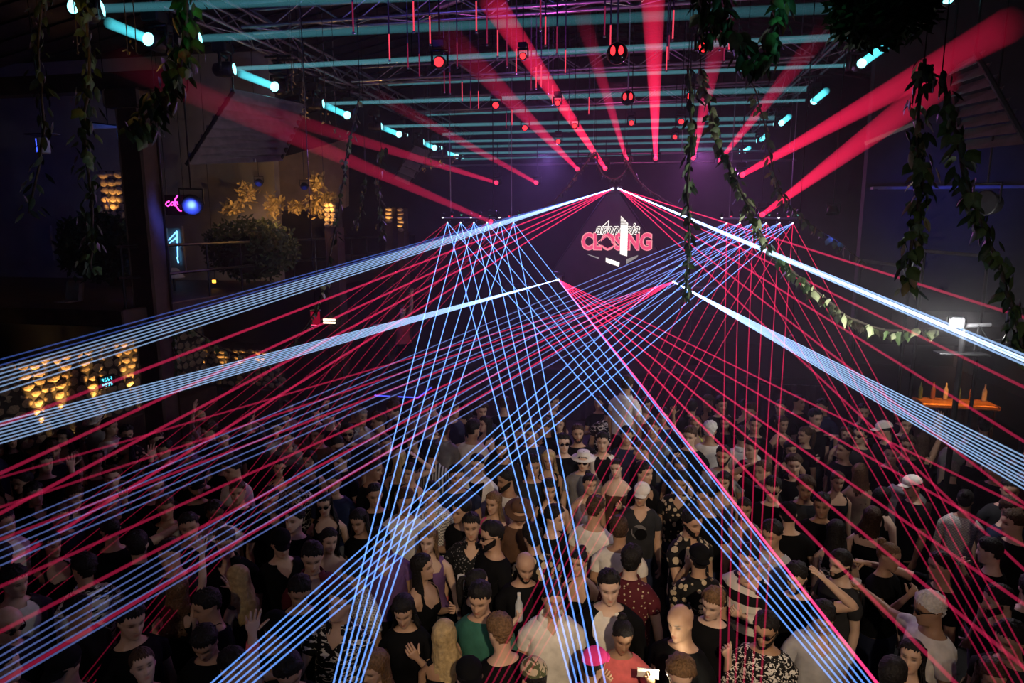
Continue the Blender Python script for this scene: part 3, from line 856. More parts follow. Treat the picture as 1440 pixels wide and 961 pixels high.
    q4 = np.array([t for t in F if len(t) == 4]); t3 = np.array([t for t in F if len(t) == 3])
    for arr in (q4, t3):
        if len(arr) == 0: continue
        n = np.cross(V[arr[:, 1]] - V[arr[:, 0]], V[arr[:, 2]] - V[arr[:, 0]])
        if arr.shape[1] == 4: n += np.cross(V[arr[:, 2]] - V[arr[:, 0]], V[arr[:, 3]] - V[arr[:, 0]])
        for k in range(arr.shape[1]): np.add.at(N, arr[:, k], n)
    N /= np.maximum(np.linalg.norm(N, axis=1, keepdims=True), 1e-9)
    B.N = N; B.f = f; B.seed = seed
    return B

def to_mesh(name, V, F, mats, midx=None, smooth=True):
    me = bpy.data.meshes.new(name); me.from_pydata([tuple(map(float, v)) for v in V], [], F)
    if smooth: me.polygons.foreach_set('use_smooth', [True] * len(me.polygons))
    for m in mats: me.materials.append(m)
    if midx is not None: me.polygons.foreach_set('material_index', midx)
    me.update()
    return me

def body_mesh(B, skin):
    me = to_mesh('body', B.V, B.F, [skin])
    at = me.color_attributes.new('paint', 'FLOAT_COLOR', 'POINT')
    col = np.zeros((len(B.V), 4)); col[:, 3] = 1
    for k, p in B.pv.items(): col[k, :3] = p
    at.data.foreach_set('color', col.ravel())
    return me

def shell(B, sel, off, name, m, wr=.004, edge=.004, fill=0.0):
    """garment: the faces of the body whose vertices pass sel, pushed out along the normals"""
    ok = [sel(*t, B.V[i]) for i, t in enumerate(B.tag)]
    fs = []
    for f in B.F:
        g = [k for k in f if ok[k]]
        if len(g) == len(f) or (len(g) == 3 and len(f) == 4): fs.append(tuple(g))
    if not fs: return None
    used = sorted({k for f in fs for k in f}); ix = {k: i for i, k in enumerate(used)}
    cnt = {}
    for f in fs:
        for a, b in zip(f, f[1:] + f[:1]):
            e = (min(a, b), max(a, b)); cnt[e] = cnt.get(e, 0) + 1
    bnd = {k for e, c in cnt.items() if c == 1 for k in e}
    V = B.V[used].copy(); N = B.N[used]
    o = np.array([off(*B.tag[k]) if k not in bnd else edge + .35 * off(*B.tag[k]) for k in used])
    sd = B.seed * 1.7
    wv = wr * (np.sin(V[:, 2] * 37 + V[:, 0] * 21 + sd) + np.sin(V[:, 0] * 43 - V[:, 1] * 30 + V[:, 2] * 16 + sd * 2) + .6 * np.sin(V[:, 2] * 75 + V[:, 0] * 50 + sd))
    o = o + np.clip(wv, -wr * .8, None) * (o > .007)
    V = V + N * o[:, None]
    if fill:      # cloth hangs straight below the chest
        for i, k in enumerate(used):
            part, t, c = B.tag[k]
            if part == 0 and t < 1.28:
                V[i, 0] *= 1 + fill * math.exp(-((t - 1.10) / .09) ** 2); V[i, 1] *= 1 + fill * 1.1 * math.exp(-((t - 1.08) / .10) ** 2)
    # inner face so that hems have thickness
    fs2 = [tuple(ix[k] for k in f) for f in fs]
    return to_mesh(name, V, fs2, [m])

# ------------------------------------------------------------------ hair, hats, glasses
def hairline(th, style):
    th = min(th, 2 * math.pi - th)
    d = math.degrees(th)
    return float(np.interp(d, [0, 25, 50, 68, 80, 100, 112, 125, 180], [.190, .188, .178, .150, .128, .140, .115, .075, .050]))
def hair_mesh(B, style, m, seed):
    g = B.grid; r = random.Random(seed)
    rows, nc = g.shape[:2]
    thick = {'buzz': .0035, 'fade': .006, 'short': .013, 'quiff': .014, 'curly': .026, 'long': .014, 'pony': .010, 'bun': .010, 'bob': .018, 'afro': .05}[style]
    ok = np.zeros((rows, nc), bool); P3 = np.zeros_like(g)
    cen = np.array((0, 0, .12))
    for i in range(rows):
        for j in range(nc):
            p = g[i, j]; z = p[2]; hl = hairline(THH[j], style)
            if style in ('long', 'bob') : hl -= .02 * (math.cos(THH[j]) < .5)
            ok[i, j] = z > hl - .008 + (.008 * math.sin(j * 2.9 + seed) if style not in ('buzz', 'fade') else .003 * math.sin(j * 1.3 + seed))
            e = min(max((z - hl) / .02, 0), 1)
            n = p - cen; n = n / max(np.linalg.norm(n), 1e-6)
            t = thick * (.15 + .85 * e)
            if style == 'fade': t = .0045 + t * 1.9 * max(0, (z - .155) / .07)
            if style == 'quiff': t = t * (.35 + .65 * max(0, min(1, (z - .14) / .06))) + .026 * math.exp(-(min(THH[j], 2 * math.pi - THH[j]) / R(55)) ** 2) * max(0, min(1, (z - .185) / .03))
            if style == 'short': t *= .55 + .8 * max(0, min(1, (z - .13) / .08))
            if style in ('curly', 'afro'): t += .008 * math.sin(17 * THH[j] + i * 2.3 + seed) * e + r.uniform(-.003, .005) * e
            if style in ('long', 'bob', 'pony'): t += .0022 * math.sin(24 * THH[j] + seed) * e
            elif style in ('short', 'quiff', 'fade'): t += (r.uniform(-.004, .008) + .004 * math.sin(9 * THH[j] + i + seed)) * e * (1 if style != 'fade' else .5)
            t = max(t, .0035)
            P3[i, j] = p + n * t
    V = []; F = []; ix = {}
    def gi(i, j):
        if (i, j) not in ix: ix[(i, j)] = len(V); V.append(P3[i, j])
        return ix[(i, j)]
    for i in range(rows - 1):
        for j in range(nc):
            k = (j + 1) % nc
            qd = [(i, j), (i, k), (i + 1, k), (i + 1, j)]; qd = [e for e in qd if ok[e]]
            if len(qd) >= 3: F.append(tuple(gi(*e) for e in qd))
    tp = len(V); V.append(np.array((0, 0, .236 + thick)))
    for j in range(nc): F.append((gi(rows - 1, j), gi(rows - 1, (j + 1) % nc), tp))
    if style in ('long', 'bob'):
        L = .34 if style == 'long' else .17
        na, nr = 31, 10
        base = len(V)
        for layer in (0, 1):
            for q in range(nr):
                t = q / (nr - 1)
                for k in range(na):
                    a = R(62) + (R(298) - R(62)) * k / (na - 1)
                    s, c = math.sin(a), math.cos(a)
                    z = .185 - t * (L + .10)
                    zz = max(z, .10)
                    W = float(_ip(zz, PW)) + .018; Bk = float(_ip(zz, PB)) + .016; Fr = float(_ip(zz, PF)) * .75
                    fl = max(0, (.06 - z)) * .22
                    st_ = .0045 * math.sin(k * 2.4 + seed) + .006 * math.sin(t * 9 + k * .7 + seed)
                    x = (W + fl * .9 + st_) * s; y = (Bk + fl * .25 + st_) * -c if c < 0 else -(Fr * .55 + fl) * c
                    if layer: x *= .84; y = y * .84
                    V.append(np.array((x, y, z - .012 * math.sin(k * 1.7 + seed) * t)))
        for layer in (0, 1):
            for q in range(nr - 1):
                for k in range(na - 1):
                    a = base + layer * nr * na + q * na + k
                    qd = (a, a + na, a + na + 1, a + 1)
                    F.append(qd if layer == 0 else qd[::-1])
        for k in range(na - 1):
            a = base + (nr - 1) * na + k; b = a + nr * na
            F.append((a, b, b + 1, a + 1))
    if style == 'pony':
        mb = MB(); mb.tube([(0, .10, .175), (0, .145, .165), (0, .16, .10), (0, .15, .02), (0, .145, -.06), (0, .14, -.12)], [.018, .026, .034, .032, .024, .008], 8)
        b = len(V); V += [np.array(v) for v in mb.v]; F += [tuple(i + b for i in f) for f in mb.f]
    if style == 'bun':
        mb = MB().lathe([(.001, -.04), (.03, -.03), (.042, 0), (.03, .03), (.001, .04)], (0, .085, .215), 10)
        b = len(V); V += [np.array(v) for v in mb.v]; F += [tuple(i + b for i in f) for f in mb.f]
    return to_mesh('hair', B.head_xf(np.array(V)), F, [m])

def beard_mesh(B, m, full=True):
    g = B.grid; rows, nc = g.shape[:2]; V = []; F = []; ix = {}
    def okf(i, j):
        p = g[i, j]; th = min(THH[j], 2 * math.pi - THH[j])
        if th > R(96): return False
        lim = float(np.interp(math.degrees(th), [0, 20, 40, 70, 96], [.066, .067, .070, .100, .130]))
        if p[2] > lim: return False
        if abs(p[0]) < .019 and .037 < p[2] < .057: return False
        return True
    def gi(i, j):
        if (i, j) not in ix:
            p = g[i, j]; n = p - np.array((0, .02, .07)); n /= np.linalg.norm(n)
            ix[(i, j)] = len(V); V.append(p + n * (.008 if p[2] < .04 else .006))
        return ix[(i, j)]
    for i in range(rows - 1):
        for j in range(nc):
            k = (j + 1) % nc
            qd = [e for e in ((i, j), (i, k), (i + 1, k), (i + 1, j)) if okf(*e)]
            if len(qd) >= 3: F.append(tuple(gi(*e) for e in qd))
    return to_mesh('beard', B.head_xf(np.array(V)), F, [m]) if F else None

def cap_mesh(B, m, back=False):
    g = B.grid; rows, nc = g.shape[:2]; V = []; F = []
    i0 = next(i for i, z in enumerate(HZ) if z > .158)
    cen = np.array((0, 0, .12)); N = rows - i0
    for i in range(i0, rows):
        for j in range(nc):
            p = g[i, j]; n = (p - cen); n /= np.linalg.norm(n)
            V.append(p + n * (.013 if i > i0 else .010) + np.array((0, 0, -.004 if i == i0 else .004)))
    for i in range(N - 1):
        for j in range(nc): F.append((i * nc + j, i * nc + (j + 1) % nc, (i + 1) * nc + (j + 1) % nc, (i + 1) * nc + j))
    V.append(np.array((0, 0, .256))); tp = len(V) - 1
    for j in range(nc): F.append(((N - 1) * nc + j, (N - 1) * nc + (j + 1) % nc, tp))
    b = len(V); s = 1 if back else -1
    for lay in (0, 1):
        for q in range(4):
            for k in range(9):
                a = R(-58 + 116 * k / 8)
                x = math.sin(a) * (.080 - .010 * q / 3); yb = (.100 if back else .096) * math.cos(a)
                V.append(np.array((x, s * (yb + .072 * q / 3 * math.cos(a) ** .5), .163 - .004 * lay - .012 * (q / 3) - .022 * (math.sin(a) ** 2))))
    for lay in (0, 1):
        for q in range(3):
            for k in range(8):
                a = b + lay * 36 + q * 9 + k; F.append((a, a + 1, a + 10, a + 9) if lay else (a, a + 9, a + 10, a + 1))
    return to_mesh('cap', B.head_xf(np.array(V)), F, [m])

def hat_mesh(B, m):
    mb = MB()
    mb.lathe([(.155, .150), (.150, .158), (.090, .162), (.088, .19), (.080, .235), (.05, .245), (.001, .236)], (0, .004, 0), 20)
    return to_mesh('hat', B.head_xf(np.array([np.array(v) for v in mb.v])), mb.f, [m])

def glasses_mesh(B, m, up=False, thin=False):
    V = []; F = []
    mb = MB()
    y0, z0 = (-.098, .118)
    for s in (-1, 1):
        pts = []
        for k in range(10):
            a = 2 * math.pi * k / 10
            pts.append((s * .033 + .026 * math.cos(a), y0 - .004 + .010 * (abs(.033 + s * .026 * math.cos(a) * s) / .06) ** 2, z0 + .019 * math.sin(a)))
        mb.prism(pts, (0, .005, 0))
        mb.tube([(s * .060, y0 + .012, z0 + .006), (s * .079, -.02, z0 + .010), (s * .080, .02, z0 - .002)], .0032, 5)
    mb.tube([(-.010, y0 - .006, z0 + .006), (.010, y0 - .006, z0 + .006)], .003, 5)
    A = np.array([np.array(v) for v in mb.v])
    if up: A = A @ _rotm('X', R(-46)).T + np.array((0, .028, .070))
    return to_mesh('glasses', B.head_xf(A), mb.f, [m])
# ================================================================== galleries, bar, stone wall
m_stone = mat('rubble_stone', (0.34, 0.26, 0.17), .9, vary=.35, scale=9, bump=.7, coords='Object')
m_mortar = mat('dark_mortar', (0.05, 0.042, 0.035), .95, vary=.3, scale=12, bump=.4)
m_wood = mat('dark_timber', (0.06, 0.032, 0.024), .6, vary=.35, scale=6, bump=.2)
m_soffit = mat('tan_soffit', (0.26, 0.18, 0.12), .8, vary=.25, scale=3)
def stone_mesh(seed):
    r = random.Random(seed); n = 9; vs = []; fs = []
    out = [(math.cos(2 * math.pi * k / n) * r.uniform(.82, 1.02), math.sin(2 * math.pi * k / n) * r.uniform(.80, 1.02)) for k in range(n)]
    for (sc, d) in ((1.0, 0), (.97, .45), (.72, .92)):
        for (a, b) in out: vs.append((a * sc * .5, -d * .5 + r.uniform(-.06, .06) * (d > 0), b * sc * .5))
    vs.append((r.uniform(-.1, .1), -.5, r.uniform(-.1, .1)))
    for q in range(2):
        for k in range(n): fs.append((q * n + k, q * n + (k + 1) % n, q * n + n + (k + 1) % n, q * n + n + k))
    for k in range(n): fs.append((2 * n + k, 2 * n + (k + 1) % n, 3 * n))
    return to_mesh('stone', vs, fs, [m_stone])
STONES = [stone_mesh(i) for i in range(7)]
AMBER = (1.0, 0.50, 0.13)
def stone_wall(name, a, b, z0, z1, lamps, cw, ch):
    """rubble wall from a to b (plan points, front to the right of a->b seen from above), stones as parts"""
    a, b = Vector((*a, 0)), Vector((*b, 0)); d = (b - a); L = d.length; d.normalize()
    nrm = Vector((d.y, -d.x, 0))
    rz = math.atan2(-nrm.x, -nrm.y); rz = math.atan2(d.y, d.x)
    wob = MB().box((L / 2, .15, (z0 + z1) / 2), (L, .3, z1 - z0)).build(name, m_mortar)
    wob.location = a; wob.rotation_euler = (0, 0, rz); wob['kind'] = 'structure'
    r = random.Random(int(L * 100)); row = 0; z = z0
    while z < z1 - ch * .3:
        x = r.uniform(-.3, 0) * cw
        while x < L:
            w_ = cw * r.uniform(.75, 1.25)
            o = obj('stone', r.choice(STONES), wob, (x + w_ / 2, .03, z + ch / 2 + r.uniform(-.02, .02)))
            o.scale = (w_ * 1.10, r.uniform(.06, .13), ch * 1.16); o.rotation_euler = (0, r.uniform(-.15, .15), 0)
            x += w_
        z += ch
    for k, (t, e) in enumerate(lamps):
        p = a + d * (t * L) + nrm * .17 + Vector((0, 0, z0 - .04))
        u = thing('wall_uplight', 'small black uplight at the foot of the %s rubble wall, washing it amber' % ('near' if L > 2.4 else 'far'), 'lamp', p, 0, 'amber uplights at the ' + ('near' if L > 2.4 else 'far') + ' rubble wall')
        MB().lathe([(.03, -.05), (.035, .0), (.028, .02)], (0, 0, 0), 10).build('housing', DARK, u)
        MB().lathe([(.001, .016), (.022, .018), (.024, .012)], (0, 0, 0), 10).build('lens', glow('amber_lens', AMBER, 6), u)
        lamp('SPOT', 'uplight_lamp', p + Vector((0, 0, .04)), e, AMBER, p - nrm * .11 + Vector((0, 0, 1.1)), .02, 30, .5)
    return wob
A1, A2 = P(-60, 560, x=-9.2), P(205, 540, x=-9.2)
stone_wall('wall_stone_near', (-9.2, 7.6), (-9.2, 12.9), 1.12, 2.42, [((P(px, 560, x=-9.2).y - 7.6) / 5.3, e) for px, e in ((52, 480), (86, 400), (134, 380), (184, 420))], .22, .15)
B0, B1 = P(272, 540, y=13.6), P(392, 540, y=13.6)
stone_wall('wall_stone_far', (B0.x, 13.6), (B1.x, 13.6), .95, 1.72, [((P(px, 540, y=13.6).x - B0.x) / (B1.x - B0.x), e) for px, e in ((286, 110), (316, 110), (341, 100), (368, 100))], .17, .12)
struct('trim_1', MB().box((-9.3, 10.2, .55), (.7, 5.6, 1.1), bev=.03), m_wood)
struct('trim_2', MB().box(((B0.x + B1.x) / 2, 13.7, .46), (B1.x - B0.x + .2, .5, .92), bev=.03), m_wood)
# clock display on the near stone wall
ck = thing('digital_clock', 'small black clock display with cyan digits on the rubble wall', 'clock', P(150, 537, x=-9.0))
MB().box((0, 0, 0), (.05, .36, .22), bev=.01).build('case', DARK, ck)
MB().box((-.11, 0, 0), (.2, .1, .08)).build('bracket', DARK, ck)
g_dig = glow('cyan_digit', (.10, .75, .95), 2.0)
for rr_ in range(2):
    for k in range(4):
        y0, z0 = -.115 + k * .062, .045 - rr_ * .09
        dg = MB()
        for seg in ((0, .03, .02, .006), (0, 0, .02, .006), (-.014, .015, .006, .026), (.014, .015, .006, .026), (0, -.03, .02, .006), (.014, -.015, .006, .026)):
            if rnd.random() < .75: dg.box((.03, y0 + seg[0], z0 + seg[1] * .9), (.01, seg[2], seg[3]))
        if dg.v: dg.build('digit', g_dig, ck)

# ---- terrace on the pilaster side
struct('floor_terrace', MB().box((-12.1, 15.2, 3.18), (9.6, 13.4, .24), bev=.02), m_wood)
struct('wall_terrace', MB().box((-12.0, 13.9, 5.7), (8.4, .2, 4.8)), m_wallb)
def ledge(name, label, cat, a, b, w_, h_, m):
    a, b = Vector(a), Vector(b); d = b - a
    o = MB().box((d.length / 2, 0, 0), (d.length, w_, h_), bev=min(w_, h_) * .2).build(name, m)
    o.location = a; o.rotation_euler = (0, -math.asin(d.z / d.length), math.atan2(d.y, d.x))
    return tag(o, label, cat)
rail = thing('terrace_railing', 'dark metal railing along the edge of the upper terrace', 'railing', (-7.4, 15.2, 3.3))
for z in (.45, .9): MB().tube([(0, -6.6, z), (0, 6.6, z)], .025, 6).build('rail', BLACKM, rail)
for k in range(14): MB().tube([(0, -6.5 + k, 0), (0, -6.5 + k, .9)], .02, 6).build('post', BLACKM, rail)
# timber pillar
pl = thing('timber_pillar', 'thick dark timber pillar rising between the rounded shrubs', 'pillar', (P(212, 400, y=9.2).x, 9.2, 0))
MB().box((0, 0, 3.1), (.40, .40, 6.2), bev=.03).build('shaft', m_wood, pl)
MB().box((0, 0, .12), (.54, .54, .24), bev=.02).build('base', m_wood, pl)
MB().box((0, 0, 6.3), (.60, .60, .26), bev=.03).build('capital', m_wood, pl)
MB().box((-1.8, 0, 6.56), (5.2, .3, .26), bev=.02).build('beam', m_wood, pl)
# windows in the terrace wall
def lit_window(px, py, w_, h_, n, col, s):
    c = P(px, py, y=13.78)
    fr = thing('window_%d' % n, None, None, c); fr['kind'] = 'structure'; del_ = [fr.pop(k) for k in ('category', 'label') if k in fr.keys()]
    m = glow('window_glow_%d' % n, col, s)
    MB().box((0, .05, 0), (w_, .02, h_)).build('pane', m, fr)
    for x in (-w_ / 2, w_ / 2): MB().box((x, 0, 0), (.05, .08, h_ + .05)).build('frame', m_wallb, fr)
    for z in (-h_ / 2, 0, h_ / 2): MB().box((0, 0, z), (w_, .08, .05)).build('frame', m_wallb, fr)
lit_window(84, 342, .42, .85, 1, (.10, .22, .42), .55)
lit_window(247, 350, .40, .95, 2, (.05, .20, .55), .6)
for k in range(3):
    a, b = P(237 + 1 * k, 341 - k * 7, y=13.7), P(250, 326 + k * 3, y=13.7)
nt_ = thing('neon_strip', 'bright pale blue neon strips crossing the terrace window', 'neon light', P(245, 335, y=13.72))
for (x0, y0, x1, y1) in ((237, 338, 249, 325), (238, 342, 250, 333), (249, 325, 250, 362), (249, 362, 251, 370)):
    o0 = Vector(nt_.location); MB().tube([P(x0, y0, y=13.72) - o0, P(x1, y1, y=13.72) - o0], .014, 6).build('tube', glow('neon_blue', (.15, .50, 1.0), 3.5), nt_)
ns = thing('neon_sign', 'pink neon script glowing on a dark board beside the blue par lamp', 'neon sign', P(243, 290, y=10.6))
o0 = Vector(ns.location)
def npx(pts): return [P(a, b, y=10.52) - o0 for a, b in pts]
MB().box((.02, .06, .02), (.42, .04, .34), bev=.01).build('board', DARK, ns)
for x in (-.15, .18): MB().tube([(x, .06, .18), (x, .06, roof_z(o0.x) - o0.z)], .006, 5).build('hanger', BLACKM, ns)
g_np = glow('neon_pink', (1.0, .06, .55), 3.0)
for st_ in ([(238, 283), (234, 285), (233, 288), (236, 290), (239, 288)], [(243, 284), (240, 286), (241, 289), (244, 288), (244, 284), (246, 290)], [(250, 275), (246, 281), (247, 289), (252, 296), (255, 297)], [(246, 286), (249, 284), (250, 288)]):
    MB().tube(npx(st_), .012, 6).build('letter_stroke', g_np, ns)
# blue par lamps
g_bl = glow('led_blue', (.06, .10, 1.0), 2.6)
m_parw = mat('par_face', (.01, .01, .03), .3)
def par(px, py, y, rad, dirv, label, e=0, aim=None, sp=60, lit=True):
    c = P(px, py, y=y); d = Vector(dirv).normalized(); q = d.to_track_quat('Z', 'Y').to_matrix()
    t = thing('par_lamp', label, 'spotlight', c)
    MB().lathe([(.3 * rad, -1.3 * rad), (.8 * rad, -1.1 * rad), (rad, -.2 * rad), (1.06 * rad, .15 * rad), (.96 * rad, .16 * rad)], (0, 0, 0), 16, rot=q).build('housing', DARK, t, True)
    MB().lathe([(.001, .02 * rad), (.96 * rad, .03 * rad)], (0, 0, 0), 16, rot=q).build('face', m_parw, t)
    ld = MB()
    for rr_, n in ((0, 1), (.30, 6), (.58, 12), (.82, 16)):
        for k in range(n):
            a = 2 * math.pi * k / n + rr_
            ld.lathe([(.001, .10 * rad), (.055 * rad, .09 * rad), (.062 * rad, .04 * rad)], q @ Vector((rad * rr_ * math.cos(a), rad * rr_ * math.sin(a), 0)), 6, rot=q)
    ld.build('led_array', g_bl, t)
    sd_ = d.cross(Vector((0, 0, 1))).normalized()
    MB().tube([sd_ * rad * 1.12, sd_ * rad * 1.12 + Vector((0, 0, rad * 1.6)), -sd_ * rad * 1.12 + Vector((0, 0, rad * 1.6)), -sd_ * rad * 1.12], .1 * rad, 6).build('yoke', BLACKM, t)
    MB().tube([(0, 0, rad * 1.6), (0, 0, roof_z(c.x) - c.z)], .08 * rad, 6).build('hanger', BLACKM, t)
    if e: lamp('SPOT', 'par_light', c + d * rad * .4, e, (.05, .10, 1.0), aim, .1, sp, .8)
par(270, 288, 9.4, .145, (.75, -.75, -.35), 'large blue LED par lamp beside the pink neon sign', 200, P(120, 350, y=13.9), 130)
par(364, 257, 12.5, .075, (.5, -.9, -.3), 'small blue LED par lamp hung under the awning soffit', 20, P(340, 330, y=13.5), 80)
par(428, 262, 12.0, .07, (.5, -.8, -.5), 'small blue LED par lamp on twin rods above the amber foliage', 15, P(430, 350, y=13.5), 80)
par(1386, 286, 8.6, .135, (-.75, -.5, .05), 'large blue LED par lamp beyond the ivy-hung rail', 0)
par(1171, 300, 11.0, .085, (0, -.25, -1), 'blue LED par lamp pointing straight down beside the bar-side vines', 40, P(1171, 420, y=11.0), 50)
for (px, py, x, y, e) in ((1330, 262, 0, 11.8, 130), (60, 230, 0, 10.5, 45)):
    lamp('SPOT', 'blue_wash_lamp', P(px + (60 if px > 700 else 0), py + 20, y=y - 1.2), e, (.03, .07, 1.0), P(px, py + 25, y=13.2), .1, 75, 1.0)
# pendant, shaded lamp, white drape, blue-lit awning edge
pd_ = thing('pendant_lamp', 'white drum pendant lamp under a flat perforated canopy', 'lamp', P(60, 192, y=9.0))
MB().box((0, 0, .03), (.46, .2, .02), bev=.005).build('canopy', mat('perforated_metal', (.12, .10, .12), .5, .5), pd_)
MB().lathe([(.075, -.24), (.082, -.23), (.082, -.03), (.07, -.02)], (0, 0, 0), 16).build('shade', mat('drum_shade', (.55, .56, .60), .6), pd_)
MB().box((-.088, -.03, -.13), (.012, .02, .2)).build('blue_edge', glow('edge_blue', (.05, .10, 1.0), 2.5), pd_)
MB().tube([(0, 0, .04), (0, 0, roof_z(pd_.location.x) - pd_.location.z)], .008, 5).build('cord', BLACKM, pd_)
tl = thing('table_lamp', 'pale cone-shaded lamp standing in front of the neon window', 'lamp', P(246, 412, y=11.4))
MB().lathe([(.19, 0), (.20, .01), (.09, .17), (.05, .19)], (0, 0, .28), 16).build('shade', mat('lamp_cloth', (.50, .49, .50), .8), tl)
MB().tube([(0, 0, 0), (0, 0, .3)], .02, 6).build('stem', BLACKM, tl)
MB().lathe([(.10, 0), (.10, .02), (.03, .03)], (0, 0, 0), 12).build('base', BLACKM, tl)
wd = thing('white_armchair', 'white draped armchair on the terrace beneath a rounded shrub', 'armchair', P(100, 442, y=9.4))
m_wcl = mat('white_cover', (.62, .60, .60), .8, vary=.1, bump=.3)
MB().box((0, .12, .36), (.30, .10, .34), Euler((R(-12), 0, 0)), .03).build('backrest', m_wcl, wd)
MB().box((0, -.06, .16), (.30, .30, .12), bev=.03).build('seat', m_wcl, wd)
for x in (-.12, .12):
    for y in (-.18, .08): MB().tube([(x, y, 0), (x, y, .12)], .015, 6).build('leg', BLACKM, wd)
aw = thing('awning_valance', 'pale awning valance catching blue light above the terrace', 'awning', P(150, 176, y=9.6))
o0 = Vector(aw.location)
MB().prism([P(122, 172, y=9.6) - o0, P(175, 179, y=9.6) - o0, P(126, 181, y=9.6) - o0], (0, .05, 0)).build('cloth', mat('awning_cloth', (.6, .6, .62), .8), aw)
MB().tube([P(118, 171, y=9.6) - o0, P(182, 178.5, y=9.6) - o0], .012, 6).build('rod', BLACKM, aw)
MB().tube([(0, .02, .02), (0, .02, roof_z(o0.x) - o0.z)], .008, 5).build('hanger', BLACKM, aw)
lamp('POINT', 'valance_lamp', P(140, 186, y=9.2), 2.2, (.06, .16, 1.0), None, .05)
# slatted awnings on both sides
m_slat = mat('awning_slat', (.20, .18, .19), .45, .3, vary=.2)
def slats(name, label, quad, y0, y1, n):
    """quad: TL, TR, BL, BR pixels; left edge at depth y0, right edge at depth y1"""
    t = thing(name, label, 'awning', P(*quad[2], y=y0)); o0 = Vector(t.location)
    TL, TR, BL, BR = P(*quad[0], y=y0), P(*quad[1], y=y1), P(*quad[2], y=y0), P(*quad[3], y=y1)
    for k in range(n):
        f0, f1 = k / n, (k + .80) / n
        a, b, c, d = TL.lerp(BL, f0) - o0, TR.lerp(BR, f0) - o0, TR.lerp(BR, f1) - o0, TL.lerp(BL, f1) - o0
        nn = (b - a).cross(d - a).normalized()
        MB().prism([a + nn * .07, b + nn * .07, c - nn * .05, d - nn * .05], nn * .02).build('slat', m_slat, t)
    for A_, B_ in ((TL, BL), (TR, BR)): MB().tube([A_ - o0, B_ - o0], .03, 6).build('side_rail', BLACKM, t)
    for A_ in (TL, TR): MB().tube([A_ - o0, A_ - o0 + Vector((0, 0, roof_z(A_.x) - A_.z))], .012, 6).build('hanger', BLACKM, t)
slats('slatted_awning', 'slatted awning tilted over the terrace on the pilaster side', [(328, 128), (430, 150), (262, 232), (395, 226)], 10.0, 11.5, 8)
slats('slatted_awning', 'slatted awning tilted above the gallery on the bar side', [(1338, 92), (1372, 74), (1352, 214), (1446, 205)], 9.0, 8.2, 8)
slats('slatted_awning', 'small slatted awning panel beyond the cyan moving heads', [(582, 205), (606, 214), (552, 252), (574, 262)], 17.0, 17.3, 5)
for px0, py0, px1, py1, y, nm in ((290, 218, 360, 226, 11.0, 'terrace'), (1216, 202, 1290, 172, 10.5, 'bar')):
    o = ledge('awning_beam', 'pale beam under the slatted awning on the %s side' % nm, 'beam', P(px0, py0, y=y), P(px1, py1, y=y), .06, .06, m_wallb)
struct('ceiling_soffit', MB().prism([P(338, 238, y=14.6), P(486, 196, y=16), P(486, 292, y=16), P(300, 300, y=14.6)], (0, .2, .05)), m_soffit)
lamp('SPOT', 'soffit_lamp', P(440, 300, y=14.0), 9, AMBER, P(410, 235, y=15.2), .05, 110, 1.0)

# ---- gallery and bar on the other side
struct('wall_gallery', MB().box((7.4, 13.3, 5.6), (7.2, .2, 6.4)), m_wall)
struct('floor_gallery', MB().box((7.2, 12.4, 2.9), (5.6, 1.9, .22), bev=.02), m_wood)
m_ledge = mat('grey_ledge', (.22, .22, .24), .5, vary=.15)
ledge('wall_ledge', 'long grey ledge above the blue-lit gallery wall', 'ledge', P(1225, 265, y=12.6), P(1460, 263, y=12.6), .18, .05, m_ledge)
ledge('hand_rail', 'grey handrail in front of the gallery, beside the straight ivy strand', 'rail', P(1298, 353, y=10.6), P(1392, 361, y=10.6), .05, .05, m_ledge)
ledge('hand_rail', 'lower grey handrail between the looping garland and the ivy strand', 'rail', P(1208, 366, y=11.4), P(1282, 376, y=11.4), .05, .05, m_ledge)
for a in ((1300, 353, 10.6), (1390, 361, 10.6), (1210, 366, 11.4), (1280, 376, 11.4)):
    p = P(a[0], a[1], y=a[2])
    tag(MB().tube([(p.x, p.y, 0), (p.x, p.y, p.z - .02)], .025, 6).build('rail_post', BLACKM), 'slim black post holding up a gallery handrail', 'post', 'gallery handrail posts')
bar = thing('bar_counter', 'bar counter with a glowing amber top edge behind dark silhouettes', 'bar', P(1342, 640, y=12.2))
bar.location.z = 0; bx, by = bar.location.x, 12.2
xa, xb = P(1288, 565, y=by).x - bx, P(1398, 565, y=by).x - bx
zt = P(1340, 568, y=by).z
m_cop = mat('copper_edge', (.55, .26, .08), .35, .6, vary=.3)
MB().box(((xa + xb) / 2, 0, zt), (xb - xa, .5, .08), bev=.02).build('top', m_cop, bar)
for k in range(5):
    w_ = (xb - xa) / 5
    MB().box((xa + w_ * (k + .5), .1, zt / 2), (w_ * .96, .4, zt - .06), bev=.02).build('front_panel', m_wood, bar)
lamp('SPOT', 'bar_lamp', (bx - .3, by - .5, zt + 1.0), 130, (1.0, .36, .06), (bx - .2, by - .1, zt), .05, 75, .9)
lamp('SPOT', 'bar_lamp', (bx + .55, by - .5, zt + .9), 70, (1.0, .32, .06), (bx + .6, by - .1, zt), .05, 60, .9)
